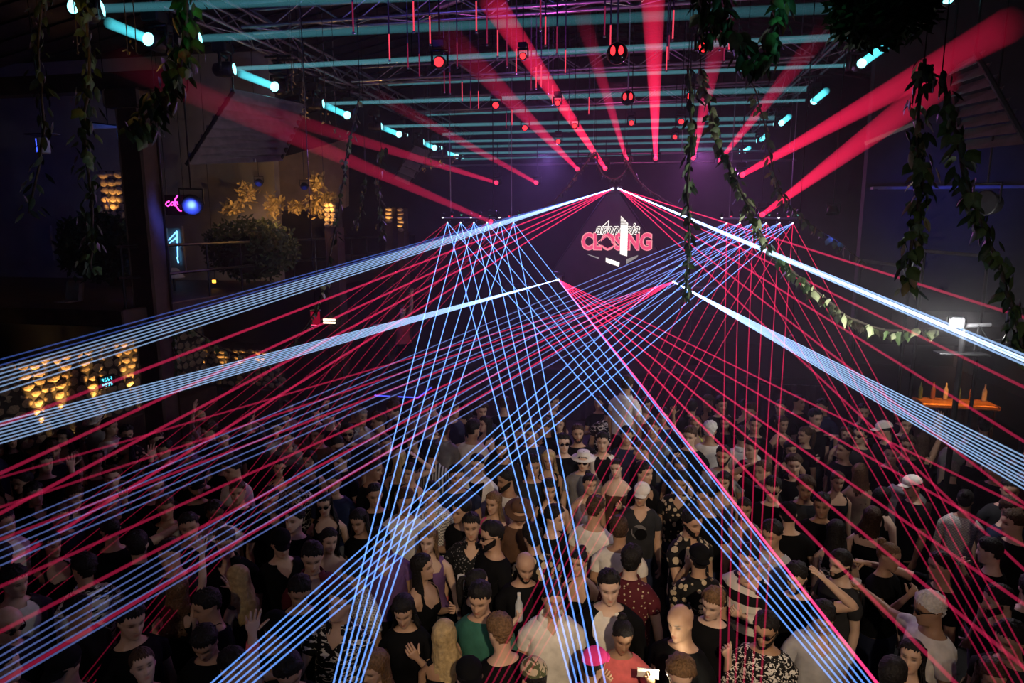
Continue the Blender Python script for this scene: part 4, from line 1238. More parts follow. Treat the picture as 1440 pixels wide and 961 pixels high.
for k in range(6):
    b_ = obj('bottle', _ub.setdefault('bottle%d' % (k % 3), MB().lathe([(.034, 0), (.036, .02), (.036, .17), (.014, .22), (.013, .28), (.015, .285)], (0, 0, 0), 10).mesh('bottle', mat('bottle_glass_%d' % (k % 3), ((.05, .09, .03), (.12, .05, .02), (.3, .3, .3))[k % 3], .1, spec=.6), True)))
    b_.location = (bx + xa + .1 + k * (xb - xa - .2) / 5, by + .12, zt + .04)
    tag(b_, 'bottle standing on the amber-edged bar counter', 'bottle', 'bottles on the bar counter')
# floodlight on its stand
fl = thing('floodlight', 'glaring white floodlight on a stand at the end of the looping garland', 'floodlight', (P(1356, 455, y=8.0).x, 8.0, 0))
LP_ = P(1348, 455, y=7.9); o0 = Vector(fl.location)
MB().tube([(0, 0, 0), (0, 0, LP_.z - .06)], .03, 8).build('pole', BLACKM, fl)
MB().tube([LP_ - o0 + Vector((.06, .1, -.04)), LP_ - o0 + Vector((.36, .12, -.02))], .022, 8).build('arm', ALU, fl)
MB().tube([LP_ - o0 + Vector((.22, .1, -.30)), LP_ - o0 + Vector((.24, .1, -.02)), LP_ - o0 + Vector((.36, .1, -.2))], .01, 6).build('cable', BLACKM, fl)
MB().box(LP_ - o0 + Vector((0, .07, 0)), (.16, .10, .12), bev=.015).build('housing', DARK, fl)
MB().lathe([(.001, .012), (.03, .008), (.045, 0)], LP_ - o0 + Vector((0, .016, 0)), 16, 'Y').build('lens', glow('flood_white', (1.0, .98, .92), 25), fl)
MB().box(LP_ - o0 + Vector((.1, .1, -.34)), (.5, .2, .02), bev=.004).build('tray', BLACKM, fl)
lamp('SPOT', 'floodlight_lamp', LP_ + Vector((-.02, -.06, .0)), 240, (1.0, .98, .93), LP_ + Vector((-1.0, .25, .12)), .04, 120, 1.0)
lamp('POINT', 'floodlight_spill_lamp', LP_ + Vector((-.02, -.07, .0)), 85, (1.0, .98, .93), None, .04)
for (px, py, y, col, s, lab) in ((463, 452, 13.0, (1.0, .86, .60), 3.0, 'small lit notice panel above the far rubble wall'), (301, 396, 12.0, (1.0, .45, .05), 3.5, 'tiny square amber marker lamp on the terrace edge')):
    t = thing('marker_light', lab, 'lamp', P(px, py, y=y))
    w_ = .26 if px == 463 else .07
    MB().tube([(0, .03, .04), (0, .03, roof_z(t.location.x) - t.location.z)], .005, 5).build('hanger', BLACKM, t)
    MB().box((0, .03, 0), (w_ + .03, .04, .14 if px == 463 else .09), bev=.008).build('case', DARK, t)
    for z in ((-.03, .03) if px == 463 else (0,)): MB().box((0, 0, z), (w_, .02, .035 if px == 463 else .06)).build('panel', glow('panel_%d' % px, col, s), t)
rl = thing('red_lantern', 'tall red lantern hanging beside the looping vine on the terrace side', 'lantern', P(443, 437, y=9.4))
MB().prism([(-.05, -.05, -.22), (.05, -.05, -.22), (.05, .05, -.22), (-.05, .05, -.22)], (0, 0, .22)).build('glass', glow('lantern_red', (.8, .01, .06), .35), rl)
for z in (-.23, .0): MB().box((0, 0, z), (.13, .13, .02), bev=.004).build('plate', DARK, rl)
MB().box((0, -.02, -.215), (.08, .08, .015)).build('glowing_base', glow('lantern_hot', (1.0, .05, .12), 3.0), rl)
MB().tube([(0, 0, .01), (0, 0, roof_z(rl.location.x) - rl.location.z)], .006, 5).build('cord', BLACKM, rl)
sp_ = thing('small_spotlight', 'tiny bright white spotlight above the crowd on the bar side', 'spotlight', P(1113, 474, y=12.0))
MB().lathe([(.03, -.1), (.045, -.05), (.045, 0), (.036, 0)], (0, 0, 0), 10, 'Y').build('housing', DARK, sp_)
MB().lathe([(.001, 0), (.034, -.004)], (0, -.004, 0), 10, 'Y').build('lens', glow('small_white', (.9, .95, 1), 8), sp_)
MB().tube([(0, 0, .03), (0, 0, roof_z(P(1113, 474, y=12.0).x) - P(1113, 474, y=12.0).z)], .008, 5).build('hanger', BLACKM, sp_)

# ================================================================== plants
def leaf_mesh(name, m, kind=0):
    if kind == 0: o = [(0, 0), (.30, .12), (.42, .42), (.24, .62), (0, 1.0), (-.24, .62), (-.42, .42), (-.30, .12)]
    else: o = [(0, 0), (.16, .22), (.20, .5), (.12, .78), (0, 1.0), (-.12, .78), (-.20, .5), (-.16, .22)]
    vs = [(x, y, -.28 * abs(x) - .25 * y * y) for x, y in o] + [(0, .5, -.02)]
    fs = [(i, (i + 1) % 8, 8) for i in range(8)]
    return to_mesh(name, vs, fs, [m])
def leafmat(name, c, tr=.25):
    m = mat(name, c, .5, vary=.35, scale=3, spec=.4)
    b = m.node_tree.nodes['Principled BSDF']; b.inputs['Subsurface Weight'].default_value = 0.0
    return m
LEAF = [leaf_mesh('leaf', leafmat('leaf_green', (.09, .15, .05)), 0), leaf_mesh('leaf', leafmat('leaf_lit', (.30, .34, .18)), 0), leaf_mesh('leaf', leafmat('leaf_deep', (.035, .06, .03)), 1), leaf_mesh('leaf', leafmat('leaf_tan', (.30, .24, .12)), 1)]  # second leaf is a paler copy, light on the leaves put into its colour
m_stem = mat('vine_stem', (.07, .055, .04), .8, vary=.3, scale=20, bump=.4)
def garland(label, pts, n, size, kinds=(0, 0, 1), stem=.012, spread=.05, seed=1, name='ivy_garland'):
    r = random.Random(seed)
    W = [P(a, b, y=c) for a, b, c in pts]
    t = thing(name, label, 'garland', W[0]); o0 = W[0]
    # smooth path
    path = []
    for i in range(len(W) - 1):
        p0, p1, p2, p3 = W[max(i - 1, 0)], W[i], W[i + 1], W[min(i + 2, len(W) - 1)]
        for k in range(5):
            u = k / 5
            path.append(.5 * ((2 * p1) + (p2 - p0) * u + (2 * p0 - 5 * p1 + 4 * p2 - p3) * u * u + (3 * p1 - p0 - 3 * p2 + p3) * u ** 3) - o0)
    path.append(W[-1] - o0)
    path = [p + Vector((r.uniform(-1, 1), r.uniform(-1, 1), r.uniform(-1, 1))) * .012 for p in path]
    MB().tube(path, stem * .8, 6).build('stem', m_stem, t, True)
    if roof_z(o0.x) > o0.z: MB().tube([(0, 0, 0), (0, 0, roof_z(o0.x) - o0.z)], .005, 5).build('tie_cord', BLACKM, t)
    for k in range(n):
        u = (k + r.random()) / n * (len(path) - 1.001); i = int(u); p = path[i].lerp(path[i + 1], u - i)
        o = obj('leaf', LEAF[r.choice(kinds)], t)
        a = r.uniform(0, 2 * math.pi)
        o.location = p + Vector((math.cos(a), math.sin(a), r.uniform(-.4, .4))) * spread * r.uniform(.1, 1)
        o.rotation_euler = (r.uniform(-1.9, -.5), r.uniform(-.6, .6), a - math.pi / 2 + r.uniform(-.5, .5))
        s = size * 1.25 * r.uniform(.65, 1.3); o.scale = (s, s, s)
    return t
garland('long ivy garland looping from the truss down to the white floodlight', [(985, 96, 9), (998, 150, 9), (1014, 212, 9), (1040, 265, 9), (1062, 318, 9), (1088, 356, 9), (1122, 388, 9), (1165, 425, 8.9), (1205, 452, 8.8), (1255, 466, 8.6), (1318, 462, 8.3)], 190, .105, (0, 1, 1), .022, .075, 3)
garland('straight hanging ivy strand ending in green laser light beside the booth corner', [(968, 92, 8.8), (972, 180, 8.8), (966, 270, 8.8), (969, 350, 8.8), (962, 424, 8.8)], 85, .11, (0, 2, 2), .020, .07, 4)
garland('thick ivy strand hanging clear in front of the blue-lit gallery', [(1300, 84, 6.5), (1290, 180, 6.5), (1296, 250, 6.5), (1286, 330, 6.5), (1277, 402, 6.5)], 150, .105, (0, 0, 2, 3), .018, .10, 5)
garland('heavy ivy strand slanting past the large blue par lamp towards the floodlight', [(1325, 100, 6.3), (1345, 200, 6.3), (1366, 280, 6.3), (1396, 350, 6.3), (1422, 430, 6.3), (1440, 490, 6.3)], 150, .105, (0, 2, 2), .018, .09, 6)
garland('ivy garland looping from the terrace truss down over the far rubble wall', [(506, 138, 9), (491, 200, 9), (482, 260, 9), (470, 330, 9), (458, 394, 9), (438, 448, 9), (402, 492, 9), (366, 512, 9), (322, 494, 9), (268, 460, 9)], 130, .075, (0, 2, 1), .016, .055, 7)
garland('short dangling vine end under the blue laser fan', [(245, 462, 8.5), (244, 490, 8.5), (249, 522, 8.5)], 16, .08, (0, 2), .012, .04, 8)
garland('leafy heart-shaped loop of dark ivy hanging from the roof', [(1000, -16, 5.8), (1022, 30, 5.8), (1058, 92, 5.8), (1084, 58, 5.8), (1102, -10, 5.8)], 150, .10, (2, 0, 2), .014, .10, 9)
garland('short ivy tail hanging next to the heart-shaped loop', [(984, -14, 5.8), (992, 25, 5.8), (992, 62, 5.8)], 42, .085, (2, 2, 0), .012, .06, 10)
garland('thin bare vine trailing from the bar-side truss to the handrails', [(1050, 95, 11), (1072, 160, 11), (1086, 235, 11), (1100, 275, 11), (1132, 310, 11), (1168, 334, 11), (1218, 372, 11)], 95, .10, (2, 0, 3), .012, .08, 11)
garland('dark garland swooping from the far bar to the laser row on the pilaster side', [(836, 214, 16.6), (812, 245, 16.6), (782, 280, 16.6), (745, 300, 16.6), (690, 308, 16.4), (640, 318, 16.2)], 90, .085, (2, 2, 0), .03, .09, 12)
garland('dark garland looping in a U over the booth peak', [(838, 214, 16.8), (846, 244, 16.8), (866, 252, 16.8), (884, 236, 16.8), (888, 220, 16.8)], 45, .08, (2, 2), .03, .07, 13)
garland('dark garland swooping from the far bar towards the bar-side laser row', [(878, 222, 16.6), (898, 255, 16.6), (925, 276, 16.6), (960, 296, 16.6), (990, 312, 16.6)], 60, .08, (2, 2), .03, .08, 14)
garland('slim vine hanging over the stone chimney stack on the terrace side', [(536, 208, 12), (532, 262, 12), (538, 335, 12)], 45, .10, (2, 0), .012, .08, 15)
garland('slim vine crossing the amber foliage on the terrace side', [(514, 250, 12), (508, 290, 12), (498, 318, 12)], 30, .09, (2, 0), .01, .06, 16)
garland('dense dark creeper hanging at the camera end of the terrace truss', [(262, -10, 4.6), (258, 60, 4.6), (245, 110, 4.6), (215, 150, 4.6), (196, 188, 4.6)], 190, .085, (2, 2, 0), .02, .13, 17)
garland('long dark creeper falling past the pendant lamp and the rounded shrub', [(120, -10, 5.0), (125, 100, 5.0), (118, 190, 5.0), (130, 280, 5.0), (128, 380, 5.0)], 140, .08, (2, 2, 0), .014, .10, 18)
garland('dark creeper trailing beside the white drum pendant lamp', [(62, -10, 5.0), (55, 80, 5.0), (60, 180, 5.0), (42, 300, 5.0)], 70, .08, (2, 2), .012, .08, 19)
lamp('POINT', 'green_pin_lamp', P(262, 6, y=4.35), .5, (.1, 1.0, .2), None, .02)
lamp('POINT', 'red_pin_lamp', P(276, 74, y=4.35), .35, (1.0, .05, .06), None, .02)
lamp('POINT', 'teal_pin_lamp', P(1114, 10, y=5.5), .9, (.2, 1.0, .75), None, .02)
lamp('POINT', 'green_pin_lamp', P(1100, 366, y=8.2), .9, (.15, 1.0, .35), None, .02)
lamp('POINT', 'teal_pin_lamp', P(960, 405, y=8.4), .9, (.15, 1.0, .65), None, .02)
def shrub(label, px, py, y, rx, rz_, n, m, seed, name='rounded_shrub', cat='shrub', loose=False):
    r = random.Random(seed); c = P(px, py, y=y)
    t = thing(name, label, cat, (c.x, c.y, c.z - rz_))
    vs = []; fs = []
    for k in range(n):
        a = r.uniform(0, 2 * math.pi); cz = r.uniform(-1, 1); s = math.sqrt(1 - cz * cz); rr = r.uniform(.72, 1.06) if not loose else r.uniform(.1, 1.35)
        p = Vector((rx * s * math.cos(a) * rr, rx * .7 * s * math.sin(a) * rr, rz_ + rz_ * cz * rr))
        d = Vector((r.uniform(-1, 1), r.uniform(-1, 1), r.uniform(-1, 1))).normalized(); e = d.orthogonal().normalized(); q = .045 * r.uniform(.7, 1.5)
        b = len(vs); vs += [p, p + d * q + e * q * .45, p + d * q * 2.1, p + d * q - e * q * .45]; fs.append((b, b + 1, b + 2, b + 3))
    o = obj('foliage', to_mesh('foliage', vs, fs, [m], smooth=False), t)
    if loose:
        for k in range(4): MB().tube([(0, 0, 0), (r.uniform(-.6, .6) * rx, 0, rz_), (r.uniform(-1, 1) * rx, 0, rz_ * r.uniform(1.2, 2))], .006, 5).build('stem', m_stem, t)
        return t
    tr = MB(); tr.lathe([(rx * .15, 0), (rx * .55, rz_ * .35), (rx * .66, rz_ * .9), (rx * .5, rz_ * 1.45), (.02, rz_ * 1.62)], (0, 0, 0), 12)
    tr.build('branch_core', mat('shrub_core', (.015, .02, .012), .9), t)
    return t
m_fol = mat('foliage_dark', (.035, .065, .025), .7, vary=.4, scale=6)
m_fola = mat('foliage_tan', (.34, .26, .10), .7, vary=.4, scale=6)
shrub('rounded dark shrub in front of the pale blue terrace window', 140, 348, 9.6, .66, .52, 2600, m_fol, 21)
shrub('broad dark shrub beyond the timber pillar, under the amber foliage', 352, 350, 12.6, .95, .60, 2800, m_fol, 22)
fc_ = shrub('bushy dark fern clump hanging under the roof beside the leafy heart', 1242, 8, 5.8, .36, .27, 2200, m_fol, 23, 'fern_clump', 'fern')
MB().tube([(0, 0, .3), (0, 0, roof_z(fc_.location.x) - fc_.location.z)], .012, 6).build('hanger', BLACKM, fc_)
for i, (px, py, rx, rz_, e) in enumerate(((326, 292, .16, .12, 3), (347, 272, .16, .16, 4), (384, 290, .14, .18, 4), (416, 291, .10, .08, 2), (444, 288, .16, .18, 4.5), (446, 257, .10, .14, 3), (463, 282, .13, .10, 3))):
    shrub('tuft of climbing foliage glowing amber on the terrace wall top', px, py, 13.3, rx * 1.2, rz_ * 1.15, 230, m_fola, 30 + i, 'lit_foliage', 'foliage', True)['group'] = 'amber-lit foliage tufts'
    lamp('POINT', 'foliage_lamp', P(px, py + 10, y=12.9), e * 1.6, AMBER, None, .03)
# amber-lit chimney stones on the terrace
def stack(label, px, py, y, nx, nz, cw, ch, e):
    c = P(px, py, y=y)
    t = thing('stone_pier', label, 'pier', (c.x, c.y, c.z))
    MB().box((0, .18, nz * ch / 2), (nx * cw, .3, nz * ch)).build('core', m_mortar, t)
    zb = (3.3 if c.x < -7.3 else 0) - c.z
    MB().box((0, .2, zb / 2), (nx * cw * 1.1, .34, -zb)).build('plinth', m_wood, t)
    r = random.Random(int(px))
    for i in range(nx):
        for k in range(nz):
            o = obj('stone', r.choice(STONES), t, ((i - nx / 2 + .5) * cw + r.uniform(-.01, .01), .04, (k + .5) * ch)); o.scale = (cw * 1.1, r.uniform(.08, .16), ch * 1.12)
    lamp('SPOT', 'pier_lamp', c + Vector((.0, -.22, -.06)), e, AMBER, c + Vector((0, .05, nz * ch)), .02, 60, .6)
stack('rubble pier lit amber beside the timber pillar', 160, 308, 12.0, 3, 6, .17, .155, 60)
stack('slim rubble pier lit amber below the glowing foliage', 464, 320, 13.0, 2, 5, .12, .10, 25)
stack('narrow rubble pier lit amber behind the slim hanging vine', 546, 314, 15.0, 1, 4, .16, .09, 20)
stack('narrow rubble pier lit amber nearest the laser row', 563, 326, 15.0, 1, 6, .14, .09, 20)
for i, (px, py, y) in enumerate(((410, 118, 9.5), (425, 132, 9.5), (412, 106, 9.5), (428, 156, 9.5), (458, 163, 9.5), (472, 182, 9.5), (606, 228, 15), (622, 226, 15), (640, 222, 15), (598, 234, 15), (112, 45, 5.0), (108, 62, 5.0), (62, 6, 5.0), (52, 18, 5.0), (178, 62, 5.0), (190, 58, 5.0))):
    o = obj('autumn_leaf_spray', None)
    bpy.data.objects.remove(o)
    t = thing('leaf_spray', 'small spray of amber-lit leaves hanging under the terrace-side truss', 'foliage', P(px, py, y=y), 0, 'amber-lit leaf sprays')
    for k in range(5):
        l_ = obj('leaf', LEAF[3], t, (rnd.uniform(-.05, .05), rnd.uniform(-.04, .04), rnd.uniform(-.09, .05)))
        l_.rotation_euler = (rnd.uniform(-2, 0), rnd.uniform(-1, 1), rnd.uniform(0, 6)); q = .045 * rnd.uniform(.7, 1.3) * (y / 8); l_.scale = (q, q, q)
    MB().tube([(0, 0, -.08), (0.01, 0, .1), (0, 0, roof_z(P(px, py, y=y).x) - P(px, py, y=y).z)], .004, 5).build('twig', m_stem, t)
    if i in (0, 3, 6, 10, 12, 14): lamp('POINT', 'spray_lamp', P(px + 4, py, y=y - .35), 1.6 * (y / 8) ** 2, AMBER, None, .02)
# ------------------------------------------------------------------ materials for people
def skin_mat(name, col):
    m = bpy.data.materials.new(name); m.use_nodes = True
    nt = m.node_tree; b = nt.nodes['Principled BSDF']
    a = nt.nodes.new('ShaderNodeAttribute'); a.attribute_name = 'paint'
    sp = nt.nodes.new('ShaderNodeSeparateColor'); nt.links.new(a.outputs['Color'], sp.inputs[0])
    tc = nt.nodes.new('ShaderNodeTexCoord'); nz = nt.nodes.new('ShaderNodeTexNoise'); nz.inputs['Scale'].default_value = 25
    nt.links.new(tc.outputs['Object'], nz.inputs['Vector'])
    def mix(f, c1, c2, blend='MIX'):
        x = nt.nodes.new('ShaderNodeMix'); x.data_type = 'RGBA'; x.blend_type = blend
        for s_, v in ((0, f), (6, c1), (7, c2)):
            if hasattr(v, 'default_value') or hasattr(v, 'is_linked'): nt.links.new(v, x.inputs[s_])
            elif isinstance(v, tuple): x.inputs[s_].default_value = (*v, 1)
            else: x.inputs[s_].default_value = v
        return x.outputs[2]
    c = Vector(col)
    base = mix(nz.outputs['Fac'], tuple(c * .88), tuple(c * 1.1))
    lip = mix(sp.outputs[0], base, tuple(Vector((c.x * .78, c.y * .45, c.z * .45))))
    ml = nt.nodes.new('ShaderNodeMath'); ml.operation = 'MULTIPLY'; ml.inputs[1].default_value = .9; nt.links.new(sp.outputs[1], ml.inputs[0])
    fin = mix(ml.outputs[0], lip, (.03, .02, .018))
    nt.links.new(fin, b.inputs['Base Color'])
    b.inputs['Roughness'].default_value = .48; b.inputs['Specular IOR Level'].default_value = .35
    return m
SKIN = [skin_mat('skin_%d' % i, c) for i, c in enumerate(((.62, .40, .28), (.54, .33, .22), (.66, .45, .34), (.40, .23, .14), (.12, .06, .038), (.48, .29, .19)))]
HAIRC = {'k': mat('hair_black', (.012, .010, .010), .62, vary=.5, scale=60, bump=.6, spec=.22), 'b': mat('hair_brown', (.055, .030, .018), .62, vary=.5, scale=60, bump=.6, spec=.22), 'l': mat('hair_light_brown', (.16, .09, .045), .62, vary=.4, scale=60, bump=.6, spec=.22),
         'y': mat('hair_blond', (.46, .33, .16), .62, vary=.28, scale=28, bump=.6, spec=.22), 'w': mat('hair_white', (.66, .63, .58), .62, vary=.2, scale=60, bump=.6, spec=.22), 'g': mat('hair_grey', (.22, .20, .19), .62, vary=.3, scale=60, bump=.6, spec=.22)}
CC = {'black': (.007, .007, .008), 'white': (.74, .70, .64), 'grey': (.20, .19, .19), 'lightgrey': (.42, .41, .42), 'darkgrey': (.03, .03, .033), 'green': (.035, .135, .10), 'navy': (.02, .025, .06), 'beige': (.52, .42, .28), 'brown': (.10, .05, .03),
      'maroon': (.09, .012, .02), 'pink': (.85, .05, .30), 'red': (.45, .04, .05), 'yellow': (.75, .72, .12), 'olive': (.09, .10, .045), 'blue': (.05, .12, .35), 'coral': (.75, .16, .16), 'teal': (.05, .22, .24), 'purple': (.16, .08, .22)}
CW = {'lightgrey': 'light grey', 'darkgrey': 'dark grey'}
PAT = {'leaf': ('black', 'white'), 'circles': ('black', 'beige'), 'check': ('grey', 'white'), 'plaid': ('darkgrey', 'lightgrey'), 'dots': ('maroon', 'beige'), 'stripes': ('white', 'black'), 'camo': ('olive', 'beige'), 'lace': ('lightgrey', 'white'), 'bandana': ('black', 'white'), 'floral': ('black', 'beige'), 'block': ('white', 'black'), 'sequin': ('black', 'grey'), 'zebra': ('white', 'black')}
PATW = {'leaf': 'black shirt with white leaf print', 'circles': 'black shirt with beige disc print', 'check': 'grey checked shirt', 'plaid': 'dark grey plaid shirt', 'dots': 'maroon shirt with pale dots', 'stripes': 'white and black striped top', 'lace': 'white net top', 'bandana': 'black top with white bandana print', 'floral': 'dark floral shirt', 'block': 'white and black block sweatshirt', 'sequin': 'black shimmering patterned shirt', 'zebra': 'white shirt with black streaks', 'camo': 'camouflage top'}
def cloth(c):
    nm = 'cloth_' + c
    if nm in MATS: return MATS[nm]
    if c in CC: return mat(nm, CC[c], .85, vary=.14, scale=14, bump=.12, spec=.06 if max(CC[c]) < .05 else .2)
    a, b_ = (CC[k] for k in PAT[c])
    m = mat(nm, a, .8, vary=.1, scale=12, spec=.25)
    nt = m.node_tree; bs = nt.nodes['Principled BSDF']; tc = nt.nodes.new('ShaderNodeTexCoord')
    rp = nt.nodes.new('ShaderNodeValToRGB'); rp.color_ramp.interpolation = 'CONSTANT'
    rp.color_ramp.elements[0].color = (*a, 1); rp.color_ramp.elements[1].color = (*b_, 1); rp.color_ramp.elements[1].position = .5
    if c in ('circles', 'dots', 'floral', 'sequin'):
        t = nt.nodes.new('ShaderNodeTexVoronoi'); t.inputs['Scale'].default_value = {'circles': 13, 'dots': 30, 'floral': 16, 'sequin': 40}[c]
        nt.links.new(tc.outputs['Object'], t.inputs['Vector'])
        iv = nt.nodes.new('ShaderNodeMath'); iv.operation = 'SUBTRACT'; iv.inputs[0].default_value = {'circles': .93, 'dots': .74, 'floral': .86, 'sequin': .80}[c]
        nt.links.new(t.outputs['Distance'], iv.inputs[1]); nt.links.new(iv.outputs[0], rp.inputs['Fac'])
    elif c in ('leaf', 'bandana', 'camo', 'zebra'):
        mp = nt.nodes.new('ShaderNodeMapping'); mp.inputs['Scale'].default_value = {'leaf': (10, 10, 22), 'bandana': (26, 26, 30), 'camo': (14, 14, 14), 'zebra': (6, 6, 26)}[c]; mp.inputs['Rotation'].default_value = (0, .6, 0)
        t = nt.nodes.new('ShaderNodeTexNoise'); t.inputs['Scale'].default_value = 1.4; t.inputs['Detail'].default_value = 2; t.inputs['Distortion'].default_value = 1.2
        nt.links.new(tc.outputs['Object'], mp.inputs['Vector']); nt.links.new(mp.outputs[0], t.inputs['Vector']); nt.links.new(t.outputs['Fac'], rp.inputs['Fac'])
        rp.color_ramp.elements[1].position = {'leaf': .56, 'bandana': .54, 'camo': .5, 'zebra': .55}[c]
    elif c in ('check', 'lace'):
        t = nt.nodes.new('ShaderNodeTexChecker'); t.inputs['Scale'].default_value = 60
        nt.links.new(tc.outputs['Object'], t.inputs['Vector']); nt.links.new(t.outputs['Fac'], rp.inputs['Fac'])
    else:
        t = nt.nodes.new('ShaderNodeTexWave'); t.bands_direction = 'Z' if c in ('stripes', 'block') else 'X'
        t.inputs['Scale'].default_value = {'stripes': 9, 'plaid': 8, 'block': 1.7}[c]; t.inputs['Distortion'].default_value = 0.4
        if c == 'block': t.inputs['Phase Offset'].default_value = 2.2
        nt.links.new(tc.outputs['Object'], t.inputs['Vector']); nt.links.new(t.outputs['Fac'], rp.inputs['Fac'])
    nt.links.new(rp.outputs['Color'], bs.inputs['Base Color'])
    return m
m_lens = mat('sunglass_lens', (.008, .008, .01), .1, .3, vary=.1)
m_gold = mat('gold_chain', (.8, .6, .25), .3, 1.0, vary=.1)
m_shoe = mat('shoe_leather', (.03, .028, .028), .5, vary=.3)
_sh = MB()
_sv = []
for (y, wd, h_) in ((.10, .032, .085), (.06, .040, .095), (.0, .042, .10), (-.06, .046, .075), (-.12, .046, .055), (-.165, .030, .040)):
    for k in range(10):
        a = 2 * math.pi * k / 10; _sv.append((wd * math.cos(a), y, max(0, h_ / 2 + h_ / 2 * math.sin(a) * 1.0)))
_sh.add(_sv, [(i * 10 + k, i * 10 + (k + 1) % 10, i * 10 + 10 + (k + 1) % 10, i * 10 + 10 + k) for i in range(5) for k in range(10)] + [tuple(range(9, -1, -1)), tuple(range(50, 60))])
SHOE = _sh.mesh('shoe', m_shoe, True)

def front_y(x, z, f=False):
    zs = [t[0] for t in TORSO]; a = np.interp(z, zs, [t[1] for t in TORSO]); b = np.interp(z, zs, [t[2] for t in TORSO]); yc = np.interp(z, zs, [t[3] for t in TORSO])
    s = min(abs(x) / a, .98) ** (1 / .86); return yc - b * math.sqrt(1 - s * s) ** .86

def flat_print(name, polys, m, f=False, dz=.026):
    V = []; F = []
    for pl in polys:
        b = len(V)
        for (x, z) in pl: V.append((x, front_y(x, z) - dz - (.02 if f else 0), z))
        for (x, z) in pl: V.append((x, front_y(x, z) - dz + .012 - (.02 if f else 0), z))
        n = len(pl)
        F.append(tuple(range(b, b + n))); F += [(b + i, b + n + i, b + n + (i + 1) % n, b + (i + 1) % n) for i in range(n)]
    return to_mesh(name, V, F, [m], smooth=False)
def disc(cx, cz, r, n=12, sx=1.0): return [(cx + sx * r * math.cos(2 * math.pi * k / n), cz + r * math.sin(2 * math.pi * k / n)) for k in range(n)]

